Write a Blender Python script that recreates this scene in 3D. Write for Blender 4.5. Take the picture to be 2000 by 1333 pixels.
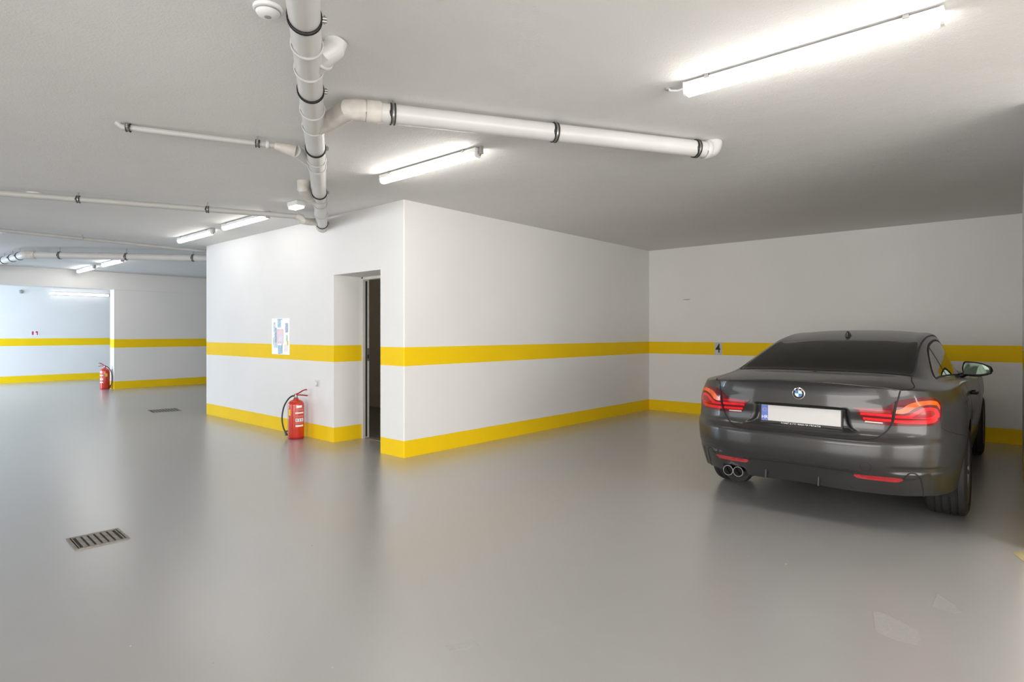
import bpy, bmesh, math, random
import numpy as np
from mathutils import Vector, Matrix

random.seed(7)
for o in list(bpy.data.objects): bpy.data.objects.remove(o)
SC = bpy.context.scene
COL = SC.collection
PI = math.pi

# ------------------------------------------------------------------ camera
CAM_H = 1.34
cam_d = bpy.data.cameras.new('camera')
cam = bpy.data.objects.new('camera', cam_d)
COL.objects.link(cam)
cam.location = (0, 0, CAM_H)
cam.rotation_euler = (PI/2, 0, math.radians(41.5))
cam_d.sensor_fit = 'HORIZONTAL'
cam_d.sensor_width = 36.0
cam_d.lens = 36.0*1160.0/2000.0
cam_d.shift_y = -16.5/2000.0
cam_d.clip_start = 0.05
SC.camera = cam

# ------------------------------------------------------------------ world, exposure
W = bpy.data.worlds.new('world'); SC.world = W
W.use_nodes = True
bg = W.node_tree.nodes['Background']
bg.inputs[0].default_value = (0.88, 0.93, 1.0, 1)
bg.inputs[1].default_value = 0.6
SC.view_settings.view_transform = 'Standard'
SC.view_settings.look = 'None'
SC.view_settings.gamma = 1.0
SC.view_settings.use_curve_mapping = False
SC.view_settings.exposure = 1.15

TUBE_POWER = 19.0          # emission strength of every tube diffuser
# daylight standing in an assumed, unseen garage entrance of the far room
def day_or_fill_light(loc, rot, sx, sy, watts, colr):  # area light for the daylight and for the added fill lights
    d = bpy.data.lights.new('day_or_fill', 'AREA'); d.shape = 'RECTANGLE'
    d.size = sx; d.size_y = sy; d.energy = watts; d.color = colr
    o = bpy.data.objects.new('day_or_fill', d); COL.objects.link(o)
    o.location = loc; o.rotation_euler = rot
    return o
day_or_fill_light((-18.5, -3.6, 1.25), (PI/2, 0, 0), 3.0, 2.3, 330, (0.60, 0.78, 1.0))  # far room, lit from the assumed entrance out of view

day_or_fill_light((5.95, -.5, 1.25), (PI/2, 0, PI/2), 8.0, 2.4, 195, (1.0, .965, .92))     # added fill light, unseen, in a made-up opening to the right
day_or_fill_light((-10.5, -6.9, 1.25), (PI/2, 0, 0), 7.2, 2.4, 80, (.93, .96, 1.0))      # added fill light, unseen, in an assumed opening behind the camera
day_or_fill_light((.5, -6.9, 1.35), (PI/2, 0, 0), 6.8, 2.1, 175, (1.0, .965, .92))       # added fill light behind the camera, in a made-up second opening

# ------------------------------------------------------------------ helpers
def tag(o, label, cat, group=None):
    o['label'] = label; o['category'] = cat
    if group: o['group'] = group
    return o
def empty(name, loc=(0, 0, 0), rz=0.0):
    o = bpy.data.objects.new(name, None); COL.objects.link(o)
    o.location = loc; o.rotation_euler = (0, 0, rz); o.empty_display_size = .05
    return o
def mesh_obj(name, verts, faces, mat, parent=None, smooth=False, angle=None):
    me = bpy.data.meshes.new(name)
    me.from_pydata([tuple(map(float, v)) for v in verts], [], [tuple(f) for f in faces])
    me.update()
    if smooth:
        me.polygons.foreach_set('use_smooth', [True]*len(me.polygons))
    o = bpy.data.objects.new(name, me); COL.objects.link(o)
    if mat: me.materials.append(mat)
    if parent: o.parent = parent
    if smooth and angle:
        sharp_by_angle(me, angle)
    return o
def sharp_by_angle(me, deg):
    bm = bmesh.new(); bm.from_mesh(me)
    a = math.radians(deg)
    for e in bm.edges:
        e.smooth = not (len(e.link_faces) == 2 and e.calc_face_angle(0) > a)
    bm.to_mesh(me); bm.free()
class MB:
    """collects shapes of ONE piece, then links them as one mesh object"""
    def __init__(self): self.v = []; self.f = []
    def add(self, vs, fs):
        n = len(self.v); self.v += [tuple(v) for v in vs]
        self.f += [tuple(i+n for i in f) for f in fs]; return self
    def box(self, x0, x1, y0, y1, z0, z1):
        vs = [(x, y, z) for z in (z0, z1) for y in (y0, y1) for x in (x0, x1)]
        return self.add(vs, [(0,2,3,1),(4,5,7,6),(0,1,5,4),(2,6,7,3),(0,4,6,2),(1,3,7,5)])
    def tube(self, pts, r, n=20, caps=True):
        pts = [Vector(p) for p in pts]; m = len(pts)
        rs = r if isinstance(r, (list, tuple)) else [r]*m
        tang = []
        for i in range(m):
            a = pts[max(i-1, 0)]; b = pts[min(i+1, m-1)]
            t = (b-a)
            if t.length < 1e-9: t = tang[-1] if tang else Vector((0,0,1))
            tang.append(t.normalized())
        up = Vector((0,0,1)) if abs(tang[0].z) < .9 else Vector((0,1,0))
        nrm = (up - tang[0]*up.dot(tang[0])).normalized()
        vs = []
        for i in range(m):
            nrm = (nrm - tang[i]*nrm.dot(tang[i])).normalized()
            bi = tang[i].cross(nrm)
            for k in range(n):
                a = 2*PI*k/n
                vs.append(pts[i] + (nrm*math.cos(a)+bi*math.sin(a))*rs[i])
        fs = []
        for i in range(m-1):
            for k in range(n):
                k2 = (k+1) % n
                fs.append((i*n+k, i*n+k2, (i+1)*n+k2, (i+1)*n+k))
        if caps:
            fs.append(tuple(reversed(range(n)))); fs.append(tuple(range((m-1)*n, m*n)))
        return self.add(vs, fs)
    def lathe(self, prof, n=32, c=(0,0,0), axis='z', caps=True):
        """prof: list of (radius, height)"""
        vs = []
        for r, h in prof:
            for k in range(n):
                a = 2*PI*k/n; x, y = r*math.cos(a), r*math.sin(a)
                if axis == 'z': p = (x, y, h)
                elif axis == 'x': p = (h, x, y)
                else: p = (x, h, y)
                vs.append((p[0]+c[0], p[1]+c[1], p[2]+c[2]))
        fs = []
        for i in range(len(prof)-1):
            for k in range(n):
                k2 = (k+1) % n
                f = (i*n+k, i*n+k2, (i+1)*n+k2, (i+1)*n+k)
                fs.append(f if axis != 'y' else f[::-1])
        if caps and prof[0][0] > 1e-6: fs.append(tuple(reversed(range(n))))
        if caps and prof[-1][0] > 1e-6: fs.append(tuple(range((len(prof)-1)*n, len(prof)*n)))
        return self.add(vs, fs)
    def prism(self, poly, d0, d1, plane='xz'):
        """poly in a plane, extruded d0..d1 along the missing axis"""
        n = len(poly)
        def p(a, b, d):
            return {'xz': (a, d, b), 'xy': (a, b, d), 'yz': (d, a, b)}[plane]
        vs = [p(a, b, d0) for a, b in poly] + [p(a, b, d1) for a, b in poly]
        fs = [tuple(range(n)), tuple(reversed(range(n, 2*n)))]
        for i in range(n):
            j = (i+1) % n; fs.append((i, i+n, j+n, j))
        return self.add(vs, fs)
    def build(self, name, mat, parent=None, smooth=False, angle=35, bevel=0, seg=2):
        o = mesh_obj(name, self.v, self.f, mat, parent, False)
        me = o.data
        bm = bmesh.new(); bm.from_mesh(me)
        bmesh.ops.remove_doubles(bm, verts=bm.verts, dist=1e-6)
        bmesh.ops.recalc_face_normals(bm, faces=bm.faces)
        bm.to_mesh(me); bm.free()
        if smooth:
            me.polygons.foreach_set('use_smooth', [True]*len(me.polygons))
            sharp_by_angle(me, angle)
        if bevel:
            m = o.modifiers.new('bevel', 'BEVEL'); m.width = bevel; m.segments = seg
            m.limit_method = 'ANGLE'; m.angle_limit = math.radians(40)
        return o
def struct(o):
    o['kind'] = 'structure'; return o
def arc(c, r, a0, a1, n, e1, e2):
    c = Vector(c); e1 = Vector(e1); e2 = Vector(e2)
    return [c + e1*(r*math.cos(a0+(a1-a0)*i/n)) + e2*(r*math.sin(a0+(a1-a0)*i/n)) for i in range(n+1)]

# ------------------------------------------------------------------ materials
MATS = {}
def new_mat(name):
    m = bpy.data.materials.new(name); m.use_nodes = True
    MATS[name] = m
    nt = m.node_tree
    return m, nt, nt.nodes['Principled BSDF']
def N(nt, typ, **kw):
    n = nt.nodes.new(typ)
    for k, v in kw.items():
        if k in n.inputs.keys(): n.inputs[k].default_value = v
        else: setattr(n, k, v)
    return n
def ramp(nt, src, stops, interp='LINEAR'):
    r = nt.nodes.new('ShaderNodeValToRGB'); cr = r.color_ramp; cr.interpolation = interp
    while len(cr.elements) < len(stops): cr.elements.new(0.5)
    for e, (p, c) in zip(cr.elements, stops):
        e.position = p; e.color = (*c, 1) if len(c) == 3 else c
    nt.links.new(src, r.inputs[0]); return r.outputs[0]
def simple(name, col, rough=.5, metal=0, var=.06, scale=8, bump=0, bscale=60, coat=0, spec=.5, emis=None, estr=0):
    m, nt, b = new_mat(name)
    tc = N(nt, 'ShaderNodeTexCoord')
    no = N(nt, 'ShaderNodeTexNoise', Scale=scale, Detail=4.0)
    nt.links.new(tc.outputs['Object'], no.inputs['Vector'])
    lo = tuple(c*(1-var) for c in col); hi = tuple(min(1, c*(1+var)) for c in col)
    nt.links.new(ramp(nt, no.outputs['Fac'], [(.3, lo), (.7, hi)]), b.inputs['Base Color'])
    b.inputs['Roughness'].default_value = rough; b.inputs['Metallic'].default_value = metal
    b.inputs['Specular IOR Level'].default_value = spec
    b.inputs['Coat Weight'].default_value = coat; b.inputs['Coat Roughness'].default_value = .03
    if bump:
        n2 = N(nt, 'ShaderNodeTexNoise', Scale=bscale, Detail=3.0)
        nt.links.new(tc.outputs['Object'], n2.inputs['Vector'])
        bp = N(nt, 'ShaderNodeBump', Strength=bump, Distance=.004)
        nt.links.new(n2.outputs['Fac'], bp.inputs['Height']); nt.links.new(bp.outputs[0], b.inputs['Normal'])
    if emis:
        b.inputs['Emission Color'].default_value = (*emis, 1); b.inputs['Emission Strength'].default_value = estr
    return m

WHITE = (.83, .82, .805)
YELLOW = (.97, .65, .002)
def wall_mat(name, stripes=True, white=WHITE):
    m, nt, b = new_mat(name)
    geo = N(nt, 'ShaderNodeNewGeometry')
    sep = N(nt, 'ShaderNodeSeparateXYZ'); nt.links.new(geo.outputs['Position'], sep.inputs[0])
    big = N(nt, 'ShaderNodeTexNoise', Scale=.9, Detail=5.0, Roughness=.6)
    nt.links.new(geo.outputs['Position'], big.inputs['Vector'])
    wc = ramp(nt, big.outputs['Fac'], [(.25, tuple(c*.965 for c in white)), (.75, tuple(min(1, c*1.02) for c in white))])
    col = wc
    if stripes:
        # hand-painted band edges wander by a millimetre or two
        ed = N(nt, 'ShaderNodeTexNoise', Scale=6.0, Detail=3.0)
        nt.links.new(geo.outputs['Position'], ed.inputs['Vector'])
        mm = N(nt, 'ShaderNodeMath', operation='MULTIPLY_ADD'); mm.inputs[1].default_value = .006; mm.inputs[2].default_value = -.003
        nt.links.new(ed.outputs['Fac'], mm.inputs[0])
        za = N(nt, 'ShaderNodeMath', operation='ADD')
        nt.links.new(sep.outputs['Z'], za.inputs[0]); nt.links.new(mm.outputs[0], za.inputs[1])
        def gt(v):
            g = N(nt, 'ShaderNodeMath', operation='GREATER_THAN'); g.inputs[1].default_value = v
            nt.links.new(za.outputs[0], g.inputs[0]); return g.outputs[0]
        a, bb, c = gt(.18), gt(.98), gt(1.182)
        # yellow = (1-a) + (bb - c)
        s1 = N(nt, 'ShaderNodeMath', operation='SUBTRACT'); nt.links.new(bb, s1.inputs[0]); nt.links.new(c, s1.inputs[1])
        s2 = N(nt, 'ShaderNodeMath', operation='SUBTRACT'); s2.inputs[0].default_value = 1; nt.links.new(a, s2.inputs[1])
        s3 = N(nt, 'ShaderNodeMath', operation='ADD'); nt.links.new(s1.outputs[0], s3.inputs[0]); nt.links.new(s2.outputs[0], s3.inputs[1])
        yn = ramp(nt, big.outputs['Fac'], [(.3, tuple(c*.94 for c in YELLOW)), (.7, YELLOW)])
        mx = N(nt, 'ShaderNodeMix', data_type='RGBA')
        nt.links.new(s3.outputs[0], mx.inputs[0]); nt.links.new(wc, mx.inputs[6]); nt.links.new(yn, mx.inputs[7])
        col = mx.outputs[2]
    nt.links.new(col, b.inputs['Base Color'])
    b.inputs['Roughness'].default_value = .72; b.inputs['Specular IOR Level'].default_value = .3
    fine = N(nt, 'ShaderNodeTexNoise', Scale=55.0, Detail=4.0)
    nt.links.new(geo.outputs['Position'], fine.inputs['Vector'])
    bp = N(nt, 'ShaderNodeBump', Strength=.25, Distance=.003)
    nt.links.new(fine.outputs['Fac'], bp.inputs['Height']); nt.links.new(bp.outputs[0], b.inputs['Normal'])
    return m
M_WALL = wall_mat('striped_wall_paint')
M_PLAIN = wall_mat('plain_wall_paint', False)
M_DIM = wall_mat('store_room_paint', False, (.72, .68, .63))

def ceiling_mat():
    m, nt, b = new_mat('ceiling_stucco')
    geo = N(nt, 'ShaderNodeNewGeometry')
    big = N(nt, 'ShaderNodeTexNoise', Scale=.7, Detail=5.0, Roughness=.6)
    nt.links.new(geo.outputs['Position'], big.inputs['Vector'])
    nt.links.new(ramp(nt, big.outputs['Fac'], [(.25, (.76, .75, .735)), (.75, (.81, .80, .785))]), b.inputs['Base Color'])
    b.inputs['Roughness'].default_value = .85; b.inputs['Specular IOR Level'].default_value = .2
    f = N(nt, 'ShaderNodeTexNoise', Scale=75.0, Detail=5.0, Roughness=.7)
    nt.links.new(geo.outputs['Position'], f.inputs['Vector'])
    g = N(nt, 'ShaderNodeTexNoise', Scale=5.0, Detail=3.0)
    nt.links.new(geo.outputs['Position'], g.inputs['Vector'])
    bp = N(nt, 'ShaderNodeBump', Strength=.55, Distance=.006)
    nt.links.new(f.outputs['Fac'], bp.inputs['Height'])
    b2 = N(nt, 'ShaderNodeBump', Strength=.18, Distance=.03)
    nt.links.new(g.outputs['Fac'], b2.inputs['Height']); nt.links.new(bp.outputs[0], b2.inputs['Normal'])
    nt.links.new(b2.outputs[0], b.inputs['Normal'])
    return m
M_CEIL = ceiling_mat()

def floor_mat():
    m, nt, b = new_mat('grey_epoxy_floor')
    geo = N(nt, 'ShaderNodeNewGeometry')
    big = N(nt, 'ShaderNodeTexNoise', Scale=.55, Detail=6.0, Roughness=.6)
    nt.links.new(geo.outputs['Position'], big.inputs['Vector'])
    base = ramp(nt, big.outputs['Fac'], [(.25, (.35, .346, .340)), (.75, (.39, .386, .38))])
    # faint scuffs left by tyres and trowel
    mp = N(nt, 'ShaderNodeMapping'); mp.inputs['Scale'].default_value = (1.0, 1.5, 1)
    mp.inputs['Rotation'].default_value = (0, 0, .5)
    nt.links.new(geo.outputs['Position'], mp.inputs[0])
    sc = N(nt, 'ShaderNodeTexNoise', Scale=1.6, Detail=8.0, Roughness=.72, Distortion=.6)
    nt.links.new(mp.outputs[0], sc.inputs['Vector'])
    sr = ramp(nt, sc.outputs['Fac'], [(.55, (0, 0, 0)), (.85, (.6, .6, .6))])
    mx = N(nt, 'ShaderNodeMix', data_type='RGBA')
    nt.links.new(sr, mx.inputs[0]); nt.links.new(base, mx.inputs[6]); mx.inputs[7].default_value = (.42, .416, .41, 1)
    nt.links.new(mx.outputs[2], b.inputs['Base Color'])
    rr = ramp(nt, big.outputs['Fac'], [(.3, (.285, .285, .285)), (.7, (.305, .305, .305))])
    nt.links.new(rr, b.inputs['Roughness'])
    b.inputs['Specular IOR Level'].default_value = 1.0
    b.inputs['Coat Weight'].default_value = .7; b.inputs['Coat Roughness'].default_value = .285; b.inputs['Coat IOR'].default_value = 1.55
    return m
M_FLOOR = floor_mat()
M_PIPE = simple('white_pipe_plastic', (.60, .59, .575), .35, var=.03, scale=5)
M_PIPE_OLD = simple('stained_pipe_plastic', (.60, .565, .52), .45, var=.12, scale=14)
M_PIPE_THIN = simple('white_thin_pipe', (.47, .46, .445), .4, var=.03, scale=5)
M_CLAMP = simple('galvanised_clamp', (.34, .34, .33), .4, .85, scale=40)
M_RUBBER = simple('black_rubber', (.022, .022, .022), .6, scale=30)
M_LAMP = simple('lamp_housing', (.80, .80, .79), .4, var=.02)
M_GREY = simple('grey_plastic', (.36, .35, .34), .5)
M_BLACK = simple('black_plastic', (.012, .012, .012), .35)
M_STEEL = simple('worn_steel', (.30, .27, .24), .5, .55, var=.25, scale=35, bump=.3)
M_PIT = simple('drain_pit', (.035, .027, .02), .8)
M_RED = simple('red_enamel', (.58, .030, .010), .25, coat=.5, var=.05)
M_DRED = simple('dark_red_enamel', (.36, .012, .02), .3, var=.05)
M_SIGNW = simple('white_print', (.86, .86, .86), .5, var=.02)
M_YEL = simple('yellow_print', (.85, .58, .03), .5, var=.04)
def emit_mat(name, col, strength):
    m, nt, b = new_mat(name)
    b.inputs['Base Color'].default_value = (.9, .9, .9, 1)
    b.inputs['Emission Color'].default_value = (*col, 1)
    b.inputs['Emission Strength'].default_value = strength
    return m
def tube_mat(power):
    n = 'tube_diffuser_%d' % round(power*100)
    return MATS.get(n) or emit_mat(n, (1.0, .965, .91), TUBE_POWER*power)
M_EMERG = emit_mat('emergency_diffuser', (1.0, .99, .97), 2.0)

# ------------------------------------------------------------------ the room
CE = 2.76
def wall(name, x0, x1, y0, y1, z0=0, z1=CE, mat=None, bevel=0):
    return struct(MB().box(x0, x1, y0, y1, z0, z1).build(name, mat or M_WALL, bevel=bevel))
struct(MB().box(-22, 6, -7, 13, -.2, 0).build('floor', M_FLOOR))
struct(MB().box(-22, 6, -7, 13, CE, CE+.2).build('ceiling', M_CEIL))
# wall with the doorway (front of the store-room block)
fw = MB()
DX0, DX1, DH, FY, RY = -6.419, -5.476, 2.042, 3.98, 4.375
plan = [(-10.22, FY), (DX0, FY), (DX0, RY), (-10.22, RY)]
fw.box(-10.22, DX0, FY, RY, 0, CE)
fwl = struct(fw.build('wall_front_left', M_WALL))
# right of the doorway the wall turns the corner (arris eased by hand) and runs along the parking bay
cn = [(-5.06-.014*(1-math.sin(k*PI/8)), FY+.014*(1-math.cos(k*PI/8))) for k in range(5)]
sd_ = MB(); sd_.prism([(DX1, FY)]+cn+[(-5.06, 9.32), (-5.26, 9.32), (-5.26, RY), (DX1, RY)], 0, CE, 'xy')
struct(sd_.build('wall_bay_side', M_WALL))
struct(MB().box(DX0, DX1, FY, RY, DH, CE).build('wall_front_lintel', M_PLAIN))
wall('wall_back', -5.26, .4, 9.32, 9.52)
wall('wall_block_end', -10.22, -10.02, RY, 12.5)
# right-hand partition of the parking bay, a touch out of square
rp = MB(); rp.prism([(-.135, 9.32), (-.053, 4.85), (.15, 4.85), (.068, 9.32)], 0, CE, 'xy')
struct(rp.build('wall_right', M_WALL))
# store room behind the doorway
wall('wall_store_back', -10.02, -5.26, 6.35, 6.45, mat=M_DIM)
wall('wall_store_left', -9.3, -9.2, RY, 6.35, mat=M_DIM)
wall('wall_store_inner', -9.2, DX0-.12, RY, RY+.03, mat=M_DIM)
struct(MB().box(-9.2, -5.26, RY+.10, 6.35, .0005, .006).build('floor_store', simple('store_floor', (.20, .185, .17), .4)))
# far hall: partition with the pilaster-like free end, down-stand beam, daylight room
wall('wall_far_partition', -16.65, -16.35, 4.28, 12.5)
struct(MB().box(-16.66, -16.335, -7, 12.5, 2.355, CE).build('trim_1', M_PLAIN, bevel=.004))
wall('wall_far', -20.6, -20.4, -4, 12.5)
wall('wall_far_end', -22, -10.02, 12.5, 12.7)
# entrance wall of the far room with an assumed open garage doorway
wall('wall_entrance_left', -20.4, -20.1, -4.2, -4)
wall('wall_entrance_right', -16.9, -16.35, -4.2, -4)
wall('wall_entrance_lintel', -20.1, -16.9, -4.2, -4, 2.45, CE, M_PLAIN)
# hall behind and beside the photographer
wall('wall_hall_left', -16.65, -14.2, -6.7, -6.5)
wall('wall_hall_pier', -6.8, -3, -6.7, -6.5)
wall('wall_hall_end', 4, 6, -6.7, -6.5)
wall('wall_hall_transom', -3, 4, -6.7, -6.5, 2.5, CE, M_PLAIN)  # bridges the added opening behind the camera
wall('wall_hall_header', -14.2, -6.8, -6.7, -6.5, 2.5, CE, M_PLAIN)  # spans the assumed opening holding the fill light, behind and left
wall('wall_hall_partition', -16.65, -16.35, -6.5, -2.6)
# unseen opening on the right, made up to hold the added fill light
wall('wall_hall_right', 5.6, 5.8, -6.5, -4.6)
wall('wall_hall_corner', 5.6, 5.8, 3.6, 4.85)
wall('wall_hall_lintel', 5.6, 5.8, -4.6, 3.6, 2.5, CE, M_PLAIN)
wall('wall_hall_front', .15, 5.8, 4.85, 5.05)

# bare bulb added out of sight to brighten the store room
bl = tag(empty('fill_bulb', (-6.9, 5.3, CE)), 'added dim bulb, unseen, brightening the inside of the store room', 'bulb')
MB().lathe([(.05, -.0005), (.05, -.02), (.022, -.03), (.022, -.06), (.0, -.06)], 20).build('socket', M_BLACK, bl, smooth=True)
MB().lathe([(.018, -.06), (.03, -.09), (.034, -.115), (.024, -.145), (.0, -.155)], 20).build('bulb', emit_mat('fill_bulb_glow', (1.0, .86, .66), 30.0), bl, smooth=True)

# door frame in the opening
df = struct(empty('door_1', (DX0, RY, 0)))
fr = MB()
fr.box(0, .03, .0, .085, 0, DH-.02)
fr.box(.03, .045, .05, .085, 0, DH-.035)
fr.build('jamb', simple('door_frame_enamel', (.72, .70, .66), .4), df, bevel=.002)
fr = MB(); fr.box(.03, DX1-DX0, 0, .085, DH-.035, DH)
fr.build('head', MATS['door_frame_enamel'], df, bevel=.002)
fr = MB(); fr.box(DX1-DX0-.03, DX1-DX0, 0, .085, 0, DH-.035)
fr.build('jamb', MATS['door_frame_enamel'], df, bevel=.002)
MB().box(.045, .052, .045, .078, .98, 1.14).build('strike_plate', M_CLAMP, df)
MB().box(.052, .058, .052, .070, 1.01, 1.06).build('latch', M_BLACK, df)
MB().box(.044, .049, .030, .052, .02, DH-.05).build('rubber_seal', M_RUBBER, df)
MB().box(.0, DX1-DX0, .03, .07, 0, .008).build('threshold', M_STEEL, df)

# ------------------------------------------------------------------ tube lights
def tube_light(x0, x1, y, label, cable='none', power=1.0):
    cx = (x0+x1)/2; L = x1-x0
    t = tag(empty('ceiling_tube_light', (cx, y, CE)), label, 'light', 'ceiling tube lights')
    h = L/2
    MB().box(-h, h, -.033, .033, -.044, -.008).build('housing', M_LAMP, t, bevel=.004)
    # half-round opal diffuser under the housing
    prof = [(-.031, -.044), (-.030, -.058), (-.025, -.074), (-.014, -.081), (.014, -.081), (.025, -.074), (.030, -.058), (.031, -.044)]
    MB().prism([(p[0], p[1]) for p in prof], -h+.012, h-.012, 'yz').build('diffuser', tube_mat(power), t)
    for s in (-1, 1):
        e = MB(); e.prism([(p[0]*1.08, p[1]-.001) for p in prof]+[(.034, -.008), (-.034, -.008)], s*h-.006 if s > 0 else s*h-.008, s*h+.008 if s > 0 else s*h+.006, 'yz')
        e.build('end_cap', M_LAMP, t)
        b = MB(); b.box(s*h*.78-.012, s*h*.78+.012, -.038, .038, -.018, 0)
        b.build('mounting_clip', M_CLAMP, t)
    if cable == 'left':
        pts = [(-h-.005, 0, -.03), (-h-.05, .0, -.034), (-h-.10, .0, -.02), (-h-.115, 0, .0)]
        MB().tube(pts, .006, 8).build('cable', M_SIGNW, t, smooth=True)
        MB().lathe([(.0, -.012), (.012, -.012), (.016, 0)], 12, (-h-.118, 0, 0)).build('cable_gland', M_GREY, t)
    if cable == 'right':
        pts = [(h+.002, 0, -.035), (h+.03, 0, -.07), (h+.045, 0, -.05), (h+.04, 0, 0)]
        MB().tube(pts, .006, 8).build('cable', M_GREY, t, smooth=True)
        MB().box(h+.028, h+.052, -.012, .012, -.06, 0).build('connector', M_GREY, t)
    return t
tube_light(-1.49, -.31, 3.18, 'lit tube light on the ceiling nearest the parked grey car', 'left')
tube_light(-4.41, -3.21, 3.23, 'lit tube light on the ceiling right of the thick pipe, before the doorway corner', 'right')
tube_light(-7.96, -6.76, 3.32, 'lit tube light just left of where the thick main pipe meets the doorway wall', 'right', .25)
tube_light(-9.62, -8.42, 3.36, 'lit tube light above the far left corner of the doorway wall', 'right', .25)
tube_light(-14.25, -13.0, 3.54, 'distant lit tube light crossing behind the horizontal pipe, right one of the pair', 'right', .5)
tube_light(-16.1, -14.85, 3.53, 'most distant ceiling tube light, right before the down-stand beam', 'right', .5)
tube_light(1.45, 2.65, 3.15, 'added lit tube light continuing the row, unseen beyond the right edge', 'right')  # unseen tube, added to light the bay side wall
tube_light(4.2, 5.4, 3.12, 'last lit tube light added to the row, unseen, by the right-hand opening', 'right')  # second added tube, also unseen
# wall-mounted tube in the far daylight room, running along the wall
t = tube_light(-.69, .69, 0, 'lit tube light fixed high on the bluish far wall', 'none', .12)
t.location = (-20.4, 4.5, 2.425); t.rotation_euler = (0, -PI/2, PI/2)
t.rotation_euler = Matrix(((0, 0, -1), (1, 0, 0), (0, -1, 0))).to_euler()

# ------------------------------------------------------------------ pipes under the ceiling
def ring_clamp(parent, c, d, r, rod=True, side=1, flat=False):
    """split pipe clamp: rubber lining, steel band, bolt lug, threaded rod to the ceiling"""
    c = Vector(c); d = Vector(d).normalized()
    b = MB(); b.tube([c-d*.009, c-d*.009, c+d*.009, c+d*.009], [r, r+.004, r+.004, r], 28, False)
    cb = b.build('pipe_clamp', M_CLAMP, parent, smooth=True)
    sub = parent if flat else cb                 # never a fourth level
    cl = MB()
    for off in (-.011, .011):
        cl.tube([c+d*(off-.003), c+d*(off-.003), c+d*(off+.003), c+d*(off+.003)], [r, r+.007, r+.007, r], 28, False)
    cl.build('clamp_lining', M_RUBBER, sub, smooth=True)
    sd = d.cross(Vector((0, 0, 1))).normalized()*side
    lug = MB()
    for dz in (-.006, .006):
        p = c+sd*(r+.002)+Vector((0, 0, dz)); q = p+sd*.022
        lug.tube([p, q], .007, 8)
    lug.tube([c+sd*(r+.014)-Vector((0, 0, .016)), c+sd*(r+.014)+Vector((0, 0, .018))], .004, 8)
    lug.build('clamp_bolt', M_CLAMP, sub)
    if rod:
        MB().tube([c+Vector((0, 0, r)), (c.x, c.y, CE-.0005)], .005, 8).build('threaded_rod', M_CLAMP, sub)
def collar(parent, c, d, r, w=.03, name='pipe_socket', mat=None):
    c = Vector(c); d = Vector(d).normalized()
    return MB().tube([c-d*w, c-d*w, c-d*(w-.006), c+d*(w-.006), c+d*w, c+d*w], [r-.002, r+.004, r+.008, r+.008, r+.004, r-.002], 28, False).build(name, mat or M_PIPE, parent, smooth=True)
MD = Vector((-.852, .5235, 0)).normalized()
MP0 = Vector((-2.198, 1.225, 2.66)); MR = .0655
def mp(t, dz=0): p = MP0+MD*t; return Vector((p.x, p.y, 2.66+dz))
T_END = (FY-MP0.y)/MD.y
main = tag(empty('drain_pipe', (0, 0, 0)), 'thick white overhead drain pipe with branches, running from the foreground to the doorway wall', 'pipe')
MB().tube([mp(-1.6), mp(T_END+.06)], MR, 36).build('pipe', M_PIPE, main, smooth=True)
for t_ in (.115, .892, 1.948, 3.347, 5.0):
    ring_clamp(main, mp(t_), MD, MR, side=1)
for t_ in (.36, .62, 1.18, 1.47, 2.22, 2.42, 3.60, 3.84, 4.40):
    collar(main, mp(t_), MD, MR, .012)
MB().tube([mp(T_END-.10), mp(T_END-.09), mp(T_END-.02), mp(T_END)], [MR, MR+.012, MR+.012, MR], 32).build('wall_socket', M_PIPE_OLD, main, smooth=True)
PD = Vector((.5235, .852, 0))        # square to the main pipe

def wye(parent, t0, t1, side, r, mat=None, dz=.02):
    """tapered branch fitting leaving the main pipe at a slant"""
    a = mp(t1); b = mp(t0)+PD*side*.19+Vector((0, 0, dz))
    mid = (a+b)/2
    return MB().tube([a, mid, b-(b-mid)*.05, b], [r, r, r, r], 28).build('branch_fitting', mat or M_PIPE, parent, smooth=True)
# branches: each pipe is a part of the pipework, its fittings and clamps are its sub-parts
def branch(name, pts, r, n=28, mat=None):
    return MB().tube(pts, r, n).build(name, mat or M_PIPE, main, smooth=True)
CZ = CE-.0005
# stub elbow, nearest to the camera, going up into the ceiling
a = mp(.62); b = mp(.50)+PD*.085
sb = branch('stub_elbow', [a, a.lerp(b, .6)+Vector((0, 0, .01)), b+Vector((0, 0, .03)), b+PD*.035+Vector((0, 0, .06)), Vector((b.x+PD.x*.045, b.y+PD.y*.045, CZ))], [.052, .053, .054, .054, .054])
collar(sb, a.lerp(b, .75)+Vector((0, 0, .018)), (b-a)+Vector((0, 0, .05)), .053, .008)
# long branch to the right
J = mp(1.50); B0 = Vector((-3.06, 2.05, 2.676)); B1 = Vector((-1.83, 4.25, 2.692))
bd = (B1-B0).normalized()
br = branch('branch_pipe', [B0+bd*.03, B1], .059, 32)
br['label'] = 'long white branch pipe slanting right, bending into the ceiling'
MB().tube([J, J.lerp(B0, .5), B0-bd*.04, B0, B0+bd*.05], [.060, .060, .062, .064, .064], 28).build('branch_fitting', M_PIPE_OLD, br, smooth=True)
collar(br, B0+bd*.10, bd, .059, .045, mat=M_PIPE_OLD)
ep = [B1-bd*.02] + [B1+bd*(.055*math.sin(a))+Vector((0, 0, .055*(1-math.cos(a)))) for a in np.linspace(.1, PI/2*.9, 7)] + [Vector((B1.x+bd.x*.056, B1.y+bd.y*.056, CZ))]
MB().tube(ep, .062, 28).build('elbow', M_PIPE, br, smooth=True)
collar(br, B1-bd*.01, bd, .060, .02)
def on_branch(x):    # point of the branch at world x
    t_ = (x-B0.x)/(B1.x-B0.x); return B0.lerp(B1, t_)
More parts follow.
